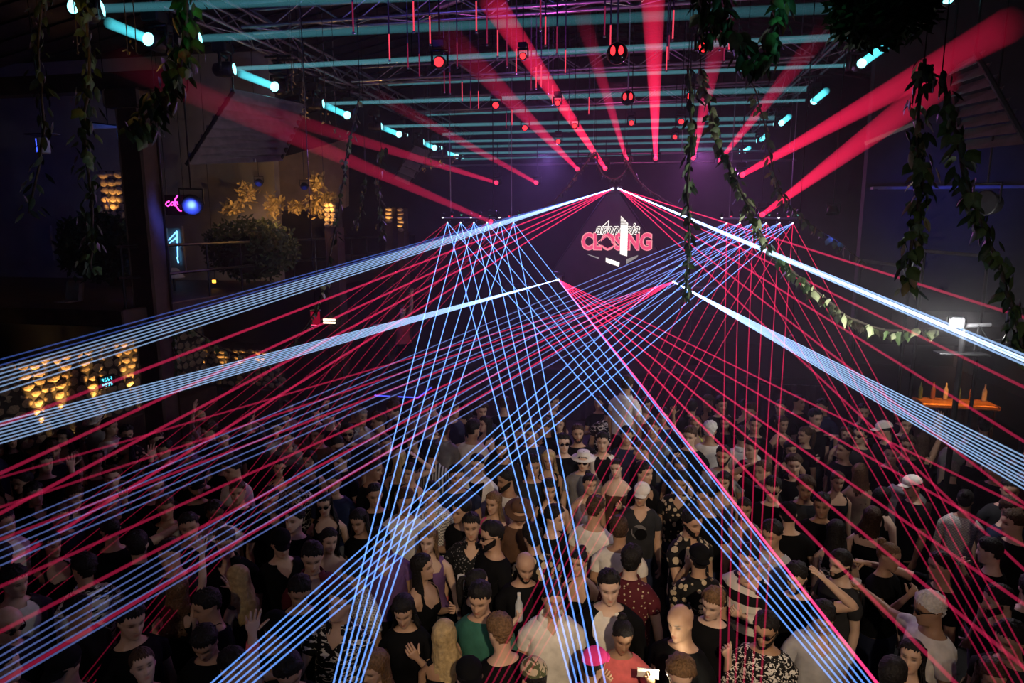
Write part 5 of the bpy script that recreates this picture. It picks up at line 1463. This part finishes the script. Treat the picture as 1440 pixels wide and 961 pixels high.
PEOPLE = []     # (label base, location, object)
def cosl(p, c): return p
def person(px, py, yaw, pitch, sex, hair, top, arms, extra='', skin=None, far=False):
    sd = int(px * 7 + py * 13); r = random.Random(sd); f = sex == 'f'
    ex = dict((e.split('.') + [''])[:2] for e in extra.split(',') if e)
    h = (r.uniform(.945, 1.0) if f else r.uniform(.985, 1.055)) * float((ex.get('h') or '1').replace('_', '.'))
    if 'z' in ex: base_z = (P(566, 437, y=13.2).z - 1.655) if ex['z'] == 'POD' else float(ex['z'].replace('_', '.'))
    else: base_z = 0.0
    lean = float(ex['lean'].replace('_', '.')) if 'lean' in ex else 0.0
    B = make_body(f, (arms[0], arms[1]), r.uniform(-14, 14), pitch + r.uniform(-4, 4), r.uniform(-5, 5), lean, r.uniform(-3, 3), r.uniform(.96, 1.10) if not f else r.uniform(.94, 1.04), sd)
    hc = Vector(B.head_xf(np.array((0, 0, .115))))
    c = P(px, py, z=base_z + hc.z * h)
    # keep the head where it is seen even if the body leans
    fw = Vector((-c.x, -c.y, 0)).normalized()
    rz = math.atan2(fw.y, fw.x) + math.pi / 2 + R(yaw)
    off = Matrix.Rotation(rz, 3, 'Z') @ Vector((hc.x * h, hc.y * h, 0))
    loc = Vector((c.x - off.x, c.y - off.y, base_z))
    if skin is None: skin = r.choice((0, 0, 1, 1, 2, 5, 5, 3))
    root = obj('person', body_mesh(B, SKIN[skin]))
    root.location = loc; root.rotation_euler = (0, 0, rz); root.scale = (h, h, h)
    def part(me, name):
        if me is None: return None
        o = obj(name, me, root); return o
    kind, colr = top.split('.')[:2]
    inner = top.split('.')[2] if top.count('.') > 1 else None
    m = cloth(colr)
    sleeve = {'tee': .60, 'polo': .60, 'vneck': .62, 'shirt': .66, 'open': .66, 'long': 1.9, 'hoodie': 1.9, 'jacket': 1.9, 'tank': 0, 'strap': 0, 'vest': 0, 'off': 0}[kind]
    fit = .006 if f and kind in ('strap', 'tank', 'off') else (.010 if f else .013)
    front = {0, 1, NC - 1}; front2 = {0, 1, 2, NC - 1, NC - 2}; front3 = front2 | {3, NC - 3}
    def sel(p, t, c_, pos):
        if p == 7: return False
        if p == 0:
            if t < .90: return False
            if kind in ('vneck', 'shirt') and ((t > 1.39 and c_ == 0) or (t > 1.42 and c_ in front) or (t > 1.45 and c_ in front2)): return False
            if kind == 'open' and (c_ == 0 or (t > 1.20 and c_ in front) or (t > 1.42 and c_ in front2)): return False
            if kind in ('jacket', 'vest') and (c_ in front or (t > 1.28 and c_ in front2)): return False
            if kind == 'polo' and ((t > 1.42 and c_ == 0) or (t > 1.45 and c_ in front)): return False
            if kind in ('strap',) and t > 1.33: return c_ in (3, 4, 12, 13, 28, 29, 19, 20) and t < 1.475
            if kind == 'off' and t > 1.31: return False
            if kind == 'tank' and t > 1.37 and (c_ in front3): return False
            if kind == 'tank' and t > 1.40 and 11 < c_ < 21: return False
            return True
        if p in (3, 4): return sleeve > 0 and t <= sleeve
        return False
    def off_(p, t, c_):
        if p == 0: return fit + (.006 if t < 1.2 and not f else 0)
        return fit * .9 + .010 * max(0, 1 - abs(t - sleeve) / .3) * (sleeve < 1)
    nm = {'tee': 't_shirt', 'polo': 'polo_shirt', 'vneck': 't_shirt', 'shirt': 'shirt', 'open': 'shirt', 'long': 'sweater', 'hoodie': 'hoodie', 'jacket': 'jacket', 'tank': 'tank_top', 'strap': 'strap_top', 'vest': 'waistcoat', 'off': 'bandeau_top'}[kind]
    if inner or kind in ('jacket', 'vest'):
        part(shell(B, lambda p, t, c_, pos: p == 0 and t > .9 and not (t > 1.44 and c_ in front), lambda p, t, c_: .005, 'undershirt', cloth(inner or 'black'), .002), 'undershirt')
        fit += .006
    part(shell(B, sel, off_, nm, m, .0042 if not f else .002, .003, .10 if (not f and kind not in ('tank',)) else .03), nm)
    if kind in ('polo', 'shirt', 'open'):
        V = []; F = []; cols = [k % NC for k in range(2, 31)]
        rg = [i for i, t in enumerate(B.tag) if t[0] == 1 and abs(t[1] - 1.49) < .006] or [i for i, t in enumerate(B.tag) if t[0] in (0, 1) and abs(t[1] - 1.49) < .006]
        byc = {B.tag[i][2]: i for i in rg}
        for lay, (o_, dz) in enumerate(((.010, -.012), (.013, .030), (.026, .004), (.040, -.026))):
            for k in cols:
                i = byc[k]; n = B.N[i].copy(); n[2] = 0; n /= max(np.linalg.norm(n), 1e-6)
                V.append(B.V[i] + n * o_ + np.array((0, 0, dz - (.012 if k in (2, 3, 29, 30) and lay == 3 else 0))))
        n = len(cols)
        for q in range(3):
            for k in range(n - 1): F.append((q * n + k, q * n + k + 1, q * n + n + k + 1, q * n + n + k))
        part(to_mesh('collar', V, F, [m]), 'collar')
    if kind == 'hoodie':
        mb = MB().tube([(.085, -.03, 1.475), (.105, .03, 1.485), (.085, .095, 1.47), (0, .125, 1.455), (-.085, .095, 1.47), (-.105, .03, 1.485), (-.085, -.03, 1.475)], [.018, .030, .042, .048, .042, .030, .018], 8)
        part(to_mesh('hood', mb.v, mb.f, [m]), 'hood')
    # trousers / shoes
    tc_ = r.choice(('black', 'navy', 'darkgrey', 'navy', 'black', 'grey'))
    part(shell(B, lambda p, t, c_, pos: (p == 0 and t < 1.0) or (p == 7 and t > .06), lambda p, t, c_: .009, 'trousers', cloth(tc_), .003), 'trousers')
    if not far:
        for s in (-1, 1): part(SHOE, 'shoe').location = (s * .08, -.03, 0.0)
    # hair and face
    hs, hcx = (hair.split('.') + ['k'])[:2]
    hm = HAIRC[hcx]
    covered = 'cap' in ex or 'capb' in ex or 'hat' in ex
    if hs != 'bald':
        st = hs
        if covered and st in ('quiff', 'short', 'curly', 'afro', 'fade'): st = 'buzz'
        part(hair_mesh(B, st, hm, sd), 'hair')
    if 'beard' in ex: part(beard_mesh(B, HAIRC.get(ex['beard'] or hcx, hm)), 'beard')
    if 'cap' in ex: part(cap_mesh(B, cloth(ex['cap'] or 'black')), 'cap')
    if 'capb' in ex: part(cap_mesh(B, cloth(ex['capb'] or 'black'), True), 'cap')
    if 'hat' in ex: part(hat_mesh(B, cloth(ex['hat'] or 'beige')), 'hat')
    if 'sun' in ex: part(glasses_mesh(B, m_lens), 'sunglasses')
    if 'sunh' in ex: part(glasses_mesh(B, m_lens, True), 'sunglasses')
    if 'glass' in ex: part(glasses_mesh(B, m_lens, False, True), 'glasses')
    if 'neck' in ex:
        mb = MB(); pts = [(.062 * math.sin(a), .008 - .066 * math.cos(a) - .012 * (math.cos(a) > 0), 1.482 - .05 * max(0, math.cos(a)) ** 2) for a in [2 * math.pi * k / 20 for k in range(21)]]
        mb.tube(pts, .004, 5, False); part(to_mesh('necklace', mb.v, mb.f, [m_gold]), 'necklace')
    for key, s_ in (('bandr', 4), ('bandl', 3)):
        if key in ex: part(shell(B, lambda p, t, c_, pos, s_=s_: p == s_ and 1.64 < t < 1.87, lambda p, t, c_: .006, 'bracelet', cloth(ex[key] or 'red'), 0, .006), 'bracelet')
    if 'print' in ex:
        pk = ex['print']; W_ = cloth('white')
        if pk == 'trefoil':
            me = flat_print('print', [disc(0, 1.305, .030, 12, .62), disc(-.030, 1.285, .028, 12, .75), disc(.030, 1.285, .028, 12, .75), [(-.05, 1.262), (.05, 1.262), (.046, 1.256), (-.046, 1.256)], [(-.044, 1.25), (.044, 1.25), (.038, 1.244), (-.038, 1.244)]], W_)
        elif pk == 'moon':
            me = flat_print('print', [disc(0, 1.26, .085, 20)], cloth('grey')); part(flat_print('print', [disc(.018, 1.235, .068, 18)], cloth('black'), dz=.030), 'print')
        elif pk == 'stripe':
            me = flat_print('print', [[(-.11, z), (.11, z), (.11, z + .022), (-.11, z + .022)] for z in (1.22, 1.26)], W_)
        elif pk == 'letters':
            me = flat_print('print', [[(-.05 + .022 * k, 1.27), (-.036 + .022 * k, 1.27), (-.036 + .022 * k, 1.30 - .006 * (k % 2)), (-.05 + .022 * k, 1.30)] for k in range(5)], W_)
        else:
            me = flat_print('print', [[(.02, 1.30), (.07, 1.30), (.07, 1.25), (.02, 1.25)]], W_)
        part(me, 'print')
    # label
    if colr in PATW: g_ = PATW[colr]
    else: g_ = CW.get(colr, colr) + ' ' + {'tee': 't-shirt', 'polo': 'polo shirt', 'vneck': 'v-neck t-shirt', 'shirt': 'shirt', 'open': 'open shirt', 'long': 'long-sleeved top', 'hoodie': 'hooded top', 'jacket': 'jacket', 'tank': 'sleeveless top', 'strap': 'thin-strapped top', 'vest': 'waistcoat', 'off': 'strapless top'}[kind]
    if inner and kind in ('jacket', 'vest', 'open'): g_ += ' over ' + CW.get(inner, inner)
    acc = []
    for k_, t_ in (('cap', '%s cap'), ('capb', 'backwards %s cap'), ('hat', '%s brimmed hat'), ('sunh', 'sunglasses pushed up%s'), ('sun', 'sunglasses%s'), ('glass', 'dark glasses%s'), ('neck', 'gold chain%s')):
        if k_ in ex: acc.append(t_ % ((CW.get(ex[k_], ex[k_]) or 'black') if '%s ' in t_ or t_.startswith('%s') or 'cap' in t_ else ''))
    ps = ''
    a2 = ''.join(sorted(arms))
    if 'hh' == a2: ps = 'both hands on head'
    elif a2 in ('uu', 'UU', 'Uu'): ps = 'both arms raised'
    elif 'u' in a2 or 'U' in a2: ps = 'one hand raised'
    elif 'h' in a2: ps = 'one hand on head'
    elif 't' in a2: ps = 'giving a thumbs-up'
    elif 'p' in a2: ps = 'pointing ahead'
    elif 's' in a2: ps = 'one arm stretched out'
    elif 'v' in a2: ps = 'making a V sign'
    elif 'k' in a2: ps = 'hand at the face'
    elif 'o' in a2: ps = 'one palm held out'
    elif 'cc' == a2 or 'ee' == a2: ps = 'holding something up'
    elif 'i' in a2: ps = 'fist raised to chest'
    fc = ''
    yy = (yaw + 180) % 360 - 180
    if abs(yy) > 125: fc = 'facing the booth'
    elif yy > 50: fc = 'turned towards the bar'
    elif yy < -50: fc = 'turned towards the pilasters'
    pr = {'trefoil': 'white leaf emblem on chest', 'moon': 'grey disc print', 'stripe': 'white chest stripes', 'letters': 'white lettering'}.get(ex.get('print', ''), '')
    root['category'] = 'person'
    PEOPLE.append([root, 'person in ' + g_, acc[:2], ps, fc, pr, Vector((loc.x, loc.y, 0))])
    root['_b'] = 0; del root['_b']
    return B, root

def settle():
    """people do not stand inside each other: nudge the closest pairs apart"""
    P0 = [p[6].copy() for p in PEOPLE]; Q = [p.copy() for p in P0]
    for it in range(14):
        for i in range(len(Q)):
            for k in range(i + 1, len(Q)):
                d = Q[k] - Q[i]; L = d.length
                if 1e-6 < L < .44:
                    e = d * ((.44 - L) / L * .25); Q[i] -= e; Q[k] += e
        for i in range(len(Q)):
            d = Q[i] - P0[i]
            if d.length > .16: Q[i] = P0[i] + d * (.16 / d.length)
    for p, q in zip(PEOPLE, Q):
        p[0].location.x, p[0].location.y = q.x, q.y; p[6] = q

def hand_pt(BB, s):
    B, o_ = BB; p, d, n, t = B.hand[s]
    M_ = Matrix.LocRotScale(o_.location, o_.rotation_euler, o_.scale)
    R3 = M_.to_3x3().normalized()
    return M_ @ p, R3 @ d, R3 @ n, R3 @ t

CROWD = '''
6 735 50 0 m short.k tee.white db
20 818 25 12 m short.k jacket.darkgrey.white hd
12 878 35 14 m bald.k long.darkgrey dd sun
125 930 -25 10 m short.k tee.olive dd cap.black
203 930 10 -14 f pony.b tee.black dd
118 800 200 5 m short.k shirt.zebra dd
153 745 190 6 m buzz.k tee.black sd
266 741 5 0 m quiff.k tee.black dd
246 707 0 0 m quiff.b jacket.black.beige ud
302 722 0 4 m short.k open.white.white db 4
270 690 5 0 m short.k tee.black dd cap.black,beard
318 692 -15 0 m fade.b tee.black dd
325 660 -60 6 m fade.k tee.white dd
230 632 -20 0 m short.k tee.black dd print.letters
207 661 -10 0 m short.k tee.darkgrey dd
160 672 10 -5 m curly.b jacket.black.purple uu
178 612 0 0 m short.k shirt.floral dd
64 652 10 4 m short.k tee.black dd
50 695 15 5 m short.k shirt.black dd
275 625 -10 0 m short.b shirt.purple dd
301 617 10 0 m fade.k tee.darkgrey dd
137 590 -40 25 m short.k tee.lightgrey kd cap.white
81 596 180 0 m buzz.k tee.black dd
280 588 60 10 f long.y tank.white ud
335 815 -140 10 f long.y tank.darkgrey vd
290 868 -70 10 m short.k tee.black dd
287 893 -30 30 m short.k tee.black dd sunh
250 826 160 5 f long.l tank.black Ud
185 873 30 10 m short.k tee.black dd
110 862 40 0 m short.k tee.black od
62 770 20 5 f long.k strap.black dd
15 780 200 0 m short.k tee.black dd
392 620 -15 5 m short.k hoodie.grey dd
447 612 -40 0 m short.b tee.brown hd
497 608 5 5 m buzz.k tee.black dd sun,beard
507 587 20 0 m short.g shirt.lightgrey fd
412 672 -10 8 m short.k shirt.bandana dd cap.black
380 702 30 8 m short.k shirt.black dd
437 647 -30 4 f long.k tank.black dd
525 660 55 5 m fade.k tee.black dd
527 697 -5 0 m fade.k tee.black dd
562 646 170 0 f long.y tank.black hd
609 636 170 0 m short.k shirt.plaid dd
629 606 160 0 m short.b shirt.grey dd
657 604 150 0 m short.k tee.white dd
707 632 -20 0 m quiff.k tee.darkgrey dd beard
671 654 -10 0 m quiff.k open.white.black dd
708 678 -65 6 m fade.k tee.white dd beard
633 674 15 0 m quiff.k tee.navy dd
617 690 -10 5 m short.k shirt.check dd
558 709 0 5 m short.b tee.white dd
561 760 5 15 m short.k shirt.purple dd
477 754 10 4 f long.k off.black df
396 764 20 10 m short.k vneck.black dd cap.black
414 731 -40 0 m short.k tee.black dd
456 709 0 5 f long.k tank.black dd sun
504 735 -40 12 f long.k tee.black dd
586 762 -5 5 f long.l tank.purple dd
595 792 55 -4 f long.k strap.black df
652 745 -5 0 m quiff.k shirt.sequin dd bandr.coral
669 717 -60 0 m short.k tee.black fd
686 715 -40 5 f long.l strap.pink df
716 752 -60 4 m short.k tee.black fd glass,beard
726 718 10 30 m short.k tee.brown dd hat.brown
498 812 -55 5 m fade.k shirt.check dd sun
478 848 -25 -4 m quiff.b shirt.leaf od
673 836 -25 14 m quiff.k tee.green dg
621 888 170 5 f long.y tank.black kd
580 866 -10 22 f bob.k tee.black dk
694 890 200 10 m short.l tee.black dd
695 948 200 8 m short.k tee.black dd capb.black
527 938 -50 16 f long.l strap.black dd
379 878 30 18 m short.k tee.black dd cap.black
402 944 15 25 m short.k tee.black Ud bandr.coral
417 836 0 18 m short.k tee.black dd
437 788 10 14 m short.k shirt.maroon dd
682 822 100 5 f pony.k tee.black cd
731 788 15 10 m bald.k tee.black dd beard.k
724 755 200 0 m short.k shirt.circles dd
782 733 70 5 m fade.k tee.black df
821 793 -15 0 f bun.k strap.black dd
857 838 0 4 m quiff.k jacket.black.white dd neck
778 842 5 6 m fade.k polo.white dd
880 786 165 0 m short.k shirt.dots dd
862 740 175 5 m fade.b tee.white dd
836 722 150 8 m short.b tee.white kd
854 900 5 14 f bun.k tee.coral ee
812 934 150 10 f short.k tee.pink dd cap.pink
767 935 190 10 m short.k tee.black dd cap.camo
956 880 -35 8 m bald.l tee.black dg sunh,print.badge
1005 850 -15 14 m quiff.l tee.black di
1050 785 -30 12 m short.k long.block df
986 786 190 0 m short.k shirt.floral dd capb.black
973 735 35 8 m fade.k shirt.circles id beard
1074 884 0 8 m short.k long.bandana fd sun,beard
958 946 0 10 m curly.l tee.white ee sun,h.0_98
902 695 5 4 m short.b vneck.darkgrey dd cap.white,print.moon
875 655 0 -4 f bun.k off.brown df
822 682 10 0 f bun.k strap.white dd
825 648 0 8 m short.k tee.grey dd hat.white,sun
847 622 5 -4 m quiff.k vest.white.black dd
813 610 0 0 m fade.b tee.black dd beard,print.badge
790 625 0 0 m short.k tee.black dd sun
777 645 -10 10 f long.y tank.black dd
900 636 -60 8 m buzz.b tee.black dd
942 655 -10 5 f long.b tank.black dd
955 678 -5 10 m short.k shirt.floral dd
1017 643 -15 0 m fade.k tee.lightgrey dd beard
1018 675 -10 8 f long.k strap.grey dd
1030 716 5 5 f pony.k tank.grey dd
1042 613 180 0 m short.k polo.white dd
1057 631 -40 5 m short.k tee.black dd
1073 664 -40 0 m fade.b tee.black hd
1010 700 -30 0 m short.k tee.black dd
780 687 5 10 f long.k tank.black dd
970 614 -20 5 m short.b tee.black kd
977 597 10 0 f long.l strap.yellow ud
1000 606 170 0 m short.w tee.white dd
882 541 150 5 m short.b shirt.white dd z.0_6
856 578 170 0 m short.k shirt.leaf dd
882 613 -10 5 m short.k tee.navy dd
917 602 -10 5 m short.b tee.grey dd
1125 656 20 0 m curly.b hoodie.black dd print.trefoil
1086 688 -10 10 m short.k tee.black dd sun,print.letters
1112 632 0 5 f bob.k tank.black dd
1132 612 -50 0 f pony.b tee.black kd
1187 613 10 4 f bob.b off.black dd
1246 606 -70 12 m short.k tee.black pd cap.white
1206 608 -20 0 m short.k tee.darkgrey dd glass
1292 621 180 0 f long.b tank.black Ud
1340 612 -120 0 m fade.b tee.grey sd
1338 662 200 0 m buzz.g shirt.black dd
1226 728 180 0 f long.b tank.black dd
1176 748 170 10 f long.k tank.zebra dd
1268 668 190 10 m short.k hoodie.lightgrey dd
1290 683 -60 10 m short.k tee.black dd cap.white
1342 700 185 0 f bun.k long.lace dd
1197 792 -50 5 m fade.k tee.darkgrey td beard
1305 794 -70 0 m fade.k tee.black pd sunh
1252 787 60 5 f bun.l tee.black ed
1307 857 -60 5 m short.w tee.white sd glass
1405 846 -65 8 m fade.k tee.black dd beard
1392 776 -90 5 m fade.k tee.black kd
1120 812 -10 10 m quiff.k tee.black hh beard
1085 752 -25 5 m short.k tee.lightgrey fd
1157 868 15 22 m fade.k shirt.lightgrey dd
1296 936 0 -6 f long.k tank.black dd
1264 944 170 0 m fade.k tee.bandana dd
1372 943 10 10 f long.b tank.maroon dd
1112 722 190 0 m short.k tee.black dd cap.black
1150 712 10 5 m short.k tee.black dd
1420 690 20 5 m short.k tee.darkgrey dd
1215 668 175 0 f long.l tank.beige dd
1240 700 150 0 f bob.k strap.black dd
1400 660 -30 0 m short.k tee.black dd
1370 640 160 0 m short.k shirt.black dd
1320 585 200 0 m buzz.k tee.brown dd
1385 600 170 0 m short.k tee.black dd
566 437 30 10 f long.b tank.red sU z.POD
'''
INFO = {}
for ln in CROWD.strip().split('\n'):
    q = ln.split()
    px, py = float(q[0]), float(q[1])
    sk = int(q[9]) if len(q) > 9 else None
    ex_ = q[8] if len(q) > 8 else ''
    if ex_.isdigit(): sk, ex_ = int(ex_), ''
    INFO[(int(px), int(py))] = person(px, py, float(q[2]), float(q[3]), q[4], q[5], q[6], q[7], ex_, sk)
# the rest of the crowd, standing in the gaps
rf = random.Random(41)
pts_ = [p[6] for p in PEOPLE]
made = 0; tries = 0
while made < 95 and tries < 6000:
    tries += 1
    px = rf.uniform(-20, 1450); py = 566 + 400 * rf.random() ** 1.35
    if py < 575 and not (380 < px < 1180): continue
    if px < 330 and py < 600: continue
    if px > 1300 and py < 600: continue
    if 480 < px < 1380 and py > 690: continue
    c = P(px, py, z=1.66)
    if min((Vector((c.x, c.y, 0)) - p).length for p in pts_) < .43: continue
    fem = rf.random() < .36
    person(px, py, rf.choice((-60, -30, -10, 0, 0, 10, 25, 50, 175)) + rf.uniform(-12, 12), rf.uniform(-4, 12), 'f' if fem else 'm',
           rf.choice(('long.k', 'long.b', 'bob.k', 'pony.b', 'bun.k')) if fem else rf.choice(('short.k', 'fade.k', 'quiff.b', 'buzz.k', 'short.b', 'curly.b')),
           rf.choice(('tank.black', 'strap.black', 'tee.black', 'tank.maroon')) if fem else rf.choice(('tee.black', 'tee.black', 'tee.darkgrey', 'shirt.black', 'tee.navy', 'tee.grey' if py < 640 else 'tee.black', 'shirt.black', 'tee.white' if py < 640 else 'tee.black', 'polo.navy')),
           rf.choice(('dd', 'dd', 'df', 'fd', 'dd', 'gd', 'bd', 'ud' if py > 600 and rf.random() < .3 else 'dd')), '', None, True)
    pts_.append(PEOPLE[-1][6]); made += 1
settle()
# labels: clothing, pose and what is worn; where that is not enough, the neighbour who can be found
def words(s): return len(s.replace('-', ' ').split())
base = []
for p in PEOPLE:
    L = p[1]
    bits = p[2] + [x for x in (p[5], p[3], p[4]) if x]
    for b_ in bits:
        if words(L + ', ' + b_) <= 13: L += ', ' + b_
    base.append(L)
cnt = {}
for b_ in base: cnt[b_] = cnt.get(b_, 0) + 1
uniq = [i for i, b_ in enumerate(base) if cnt[b_] == 1]
final = list(base); seen = {b_ for i, b_ in enumerate(base) if cnt[b_] == 1}
for i, b_ in enumerate(base):
    if cnt[b_] == 1: continue
    near = sorted(uniq, key=lambda k: (PEOPLE[k][6] - PEOPLE[i][6]).length)[:9]
    for k in near:
        for how in ('beside', 'close to'):
            short = PEOPLE[k][1].replace('person in ', 'the ')
            shorts = [short] + [short + ' and ' + a_ for a_ in PEOPLE[k][2]]
            got = False
            for sname in shorts:
                if sum(1 for u in PEOPLE if u[1] == PEOPLE[k][1]) > 1 and sname == short: continue
                t_ = b_ + ', ' + how + ' ' + sname
                if words(t_) <= 16 and t_ not in seen: final[i] = t_; seen.add(t_); got = True; break
            if got: break
        if final[i] != b_: break
cnt2 = {}
for b_ in final: cnt2[b_] = cnt2.get(b_, 0) + 1
for p, L in zip(PEOPLE, final):
    p[0]['label'] = L
    p[0]['group'] = 'people on the dance floor' if cnt2[L] == 1 else L.replace('person in', 'people in')
# ================================================================== things held by people
def held(kind, key, s, label, lit=False):
    if key not in INFO: return
    p, d, n, t = hand_pt(INFO[key], s)
    if kind == 'phone':
        x = t.normalized(); z = (-n).normalized() if n.length else Vector((0, 0, 1))
        o = thing('phone', label, 'phone', p)
        fwd = Vector((-p.x, -p.y, 0)).normalized(); up = Vector((0, 0, 1)); side = up.cross(fwd).normalized()
        m3 = Matrix((side, up, fwd)).transposed()
        o.rotation_euler = m3.to_euler()
        MB().box((0, 0, 0), (.15, .074, .009), bev=.003).build('case', mat('phone_case', (.75, .70, .60), .3), o)
        MB().box((0, 0, -.005), (.135, .064, .002)).build('screen', glow('phone_screen', (.5, .6, .8), .5), o)
        if lit:
            MB().lathe([(.001, .002), (.005, .001), (.006, 0)], (.06, .02, .0048), 10).build('flash', glow('phone_flash', (1.0, .93, .7), 60), o)
            lamp('POINT', 'phone_flash_lamp', p + fwd * .03 + side * .06 + up * .02, 5.5, (1.0, .9, .62), None, .006)
        return o
    o = thing(kind, label, {'bottle': 'bottle', 'drinking_glass': 'glass'}[kind], p)
    if kind == 'bottle':
        MB().lathe([(.030, -.10), (.033, -.09), (.033, .05), (.014, .10), (.013, .14), (.001, .142)], (0, 0, 0), 12).build('body', mat('water_bottle', (.55, .58, .60), .12, spec=.6), o, True)
        MB().lathe([(.015, .13), (.015, .15), (.001, .152)], (0, 0, 0), 10).build('cap', cloth('white'), o)
    else:
        MB().lathe([(.028, -.06), (.03, -.055), (.036, .07), (.034, .07), (.027, -.05), (.001, -.05)], (0, 0, 0), 12).build('cup', mat('tumbler', (.5, .5, .5), .1, spec=.6), o, True)
        MB().lathe([(.001, .03), (.031, .03), (.028, -.045), (.001, -.046)], (0, 0, 0), 12).build('drink', mat('drink', (.25, .16, .05), .2), o, True)
    return o
held('phone', (854, 900), 1, 'pale phone with its flash lit, held up by person in coral t-shirt', True)
held('bottle', (958, 946), 1, 'clear water bottle held by person lifting sunglasses')
held('bottle', (682, 822), -1, 'bottle being lifted by the drinker beside the green t-shirt')
held('drinking_glass', (716, 752), -1, 'tumbler held by person with dark glasses and beard')
held('drinking_glass', (1307, 857), -1, 'tumbler held out by white-shirted person with dark glasses')
held('drinking_glass', (477, 754), 1, 'tumbler held by person in black strapless top')
held('drinking_glass', (1085, 752), -1, 'tumbler held by person in light grey t-shirt')
held('drinking_glass', (673, 836), 1, 'tumbler held low by person in green t-shirt')
pod = thing('dance_podium', 'square black podium under the dancer in red, edged by blue neon', 'podium', (P(566, 470, y=13.2).x, 13.2, 0))
zp = P(566, 437, y=13.2).z - 1.655
MB().box((0, 0, zp / 2), (.9, .9, zp), bev=.02).build('block', m_stage, pod)
for (a, b) in (((-.45, -.46), (.45, -.46)), ((.46, -.45), (.46, .45)), ((-.46, -.45), (-.46, .45))):
    MB().tube([(a[0], a[1], zp - .04), (b[0], b[1], zp - .04)], .014, 6).build('neon_edge', glow('podium_blue', (.08, .10, 1.0), 1.6), pod)
lamp('SPOT', 'podium_lamp', (pod.location.x - 1.0, 11.8, zp + 2.4), 60, (.14, .14, 1.0), (pod.location.x, 13.2, zp + .9), .08, 60, .8)
lamp('SPOT', 'crowd_blue_lamp', P(1080, 420, y=13.5), 55, (.10, .12, 1.0), P(1075, 545, z=1.5), .1, 50, 1.0)
# ================================================================== theatrical haze filling the hall
def haze(name, c, sz, dens, col):
    m = bpy.data.materials.new(name); m.use_nodes = True
    nt = m.node_tree; nt.nodes.remove(nt.nodes['Principled BSDF'])
    v = nt.nodes.new('ShaderNodeVolumeScatter'); v.inputs['Color'].default_value = (*col, 1)
    v.inputs['Density'].default_value = dens; v.inputs['Anisotropy'].default_value = 0.25
    nt.links.new(v.outputs[0], nt.nodes['Material Output'].inputs['Volume'])
    o = MB().box(c, sz).build(name, m)
    tag(o, 'thin theatrical haze hanging over the whole dance floor', 'haze', kind='stuff')
haze('haze', (-3.5, 15.4, 3.77), (26.6, 17.0, 7.4), 0.0100, (.9, .88, .95))
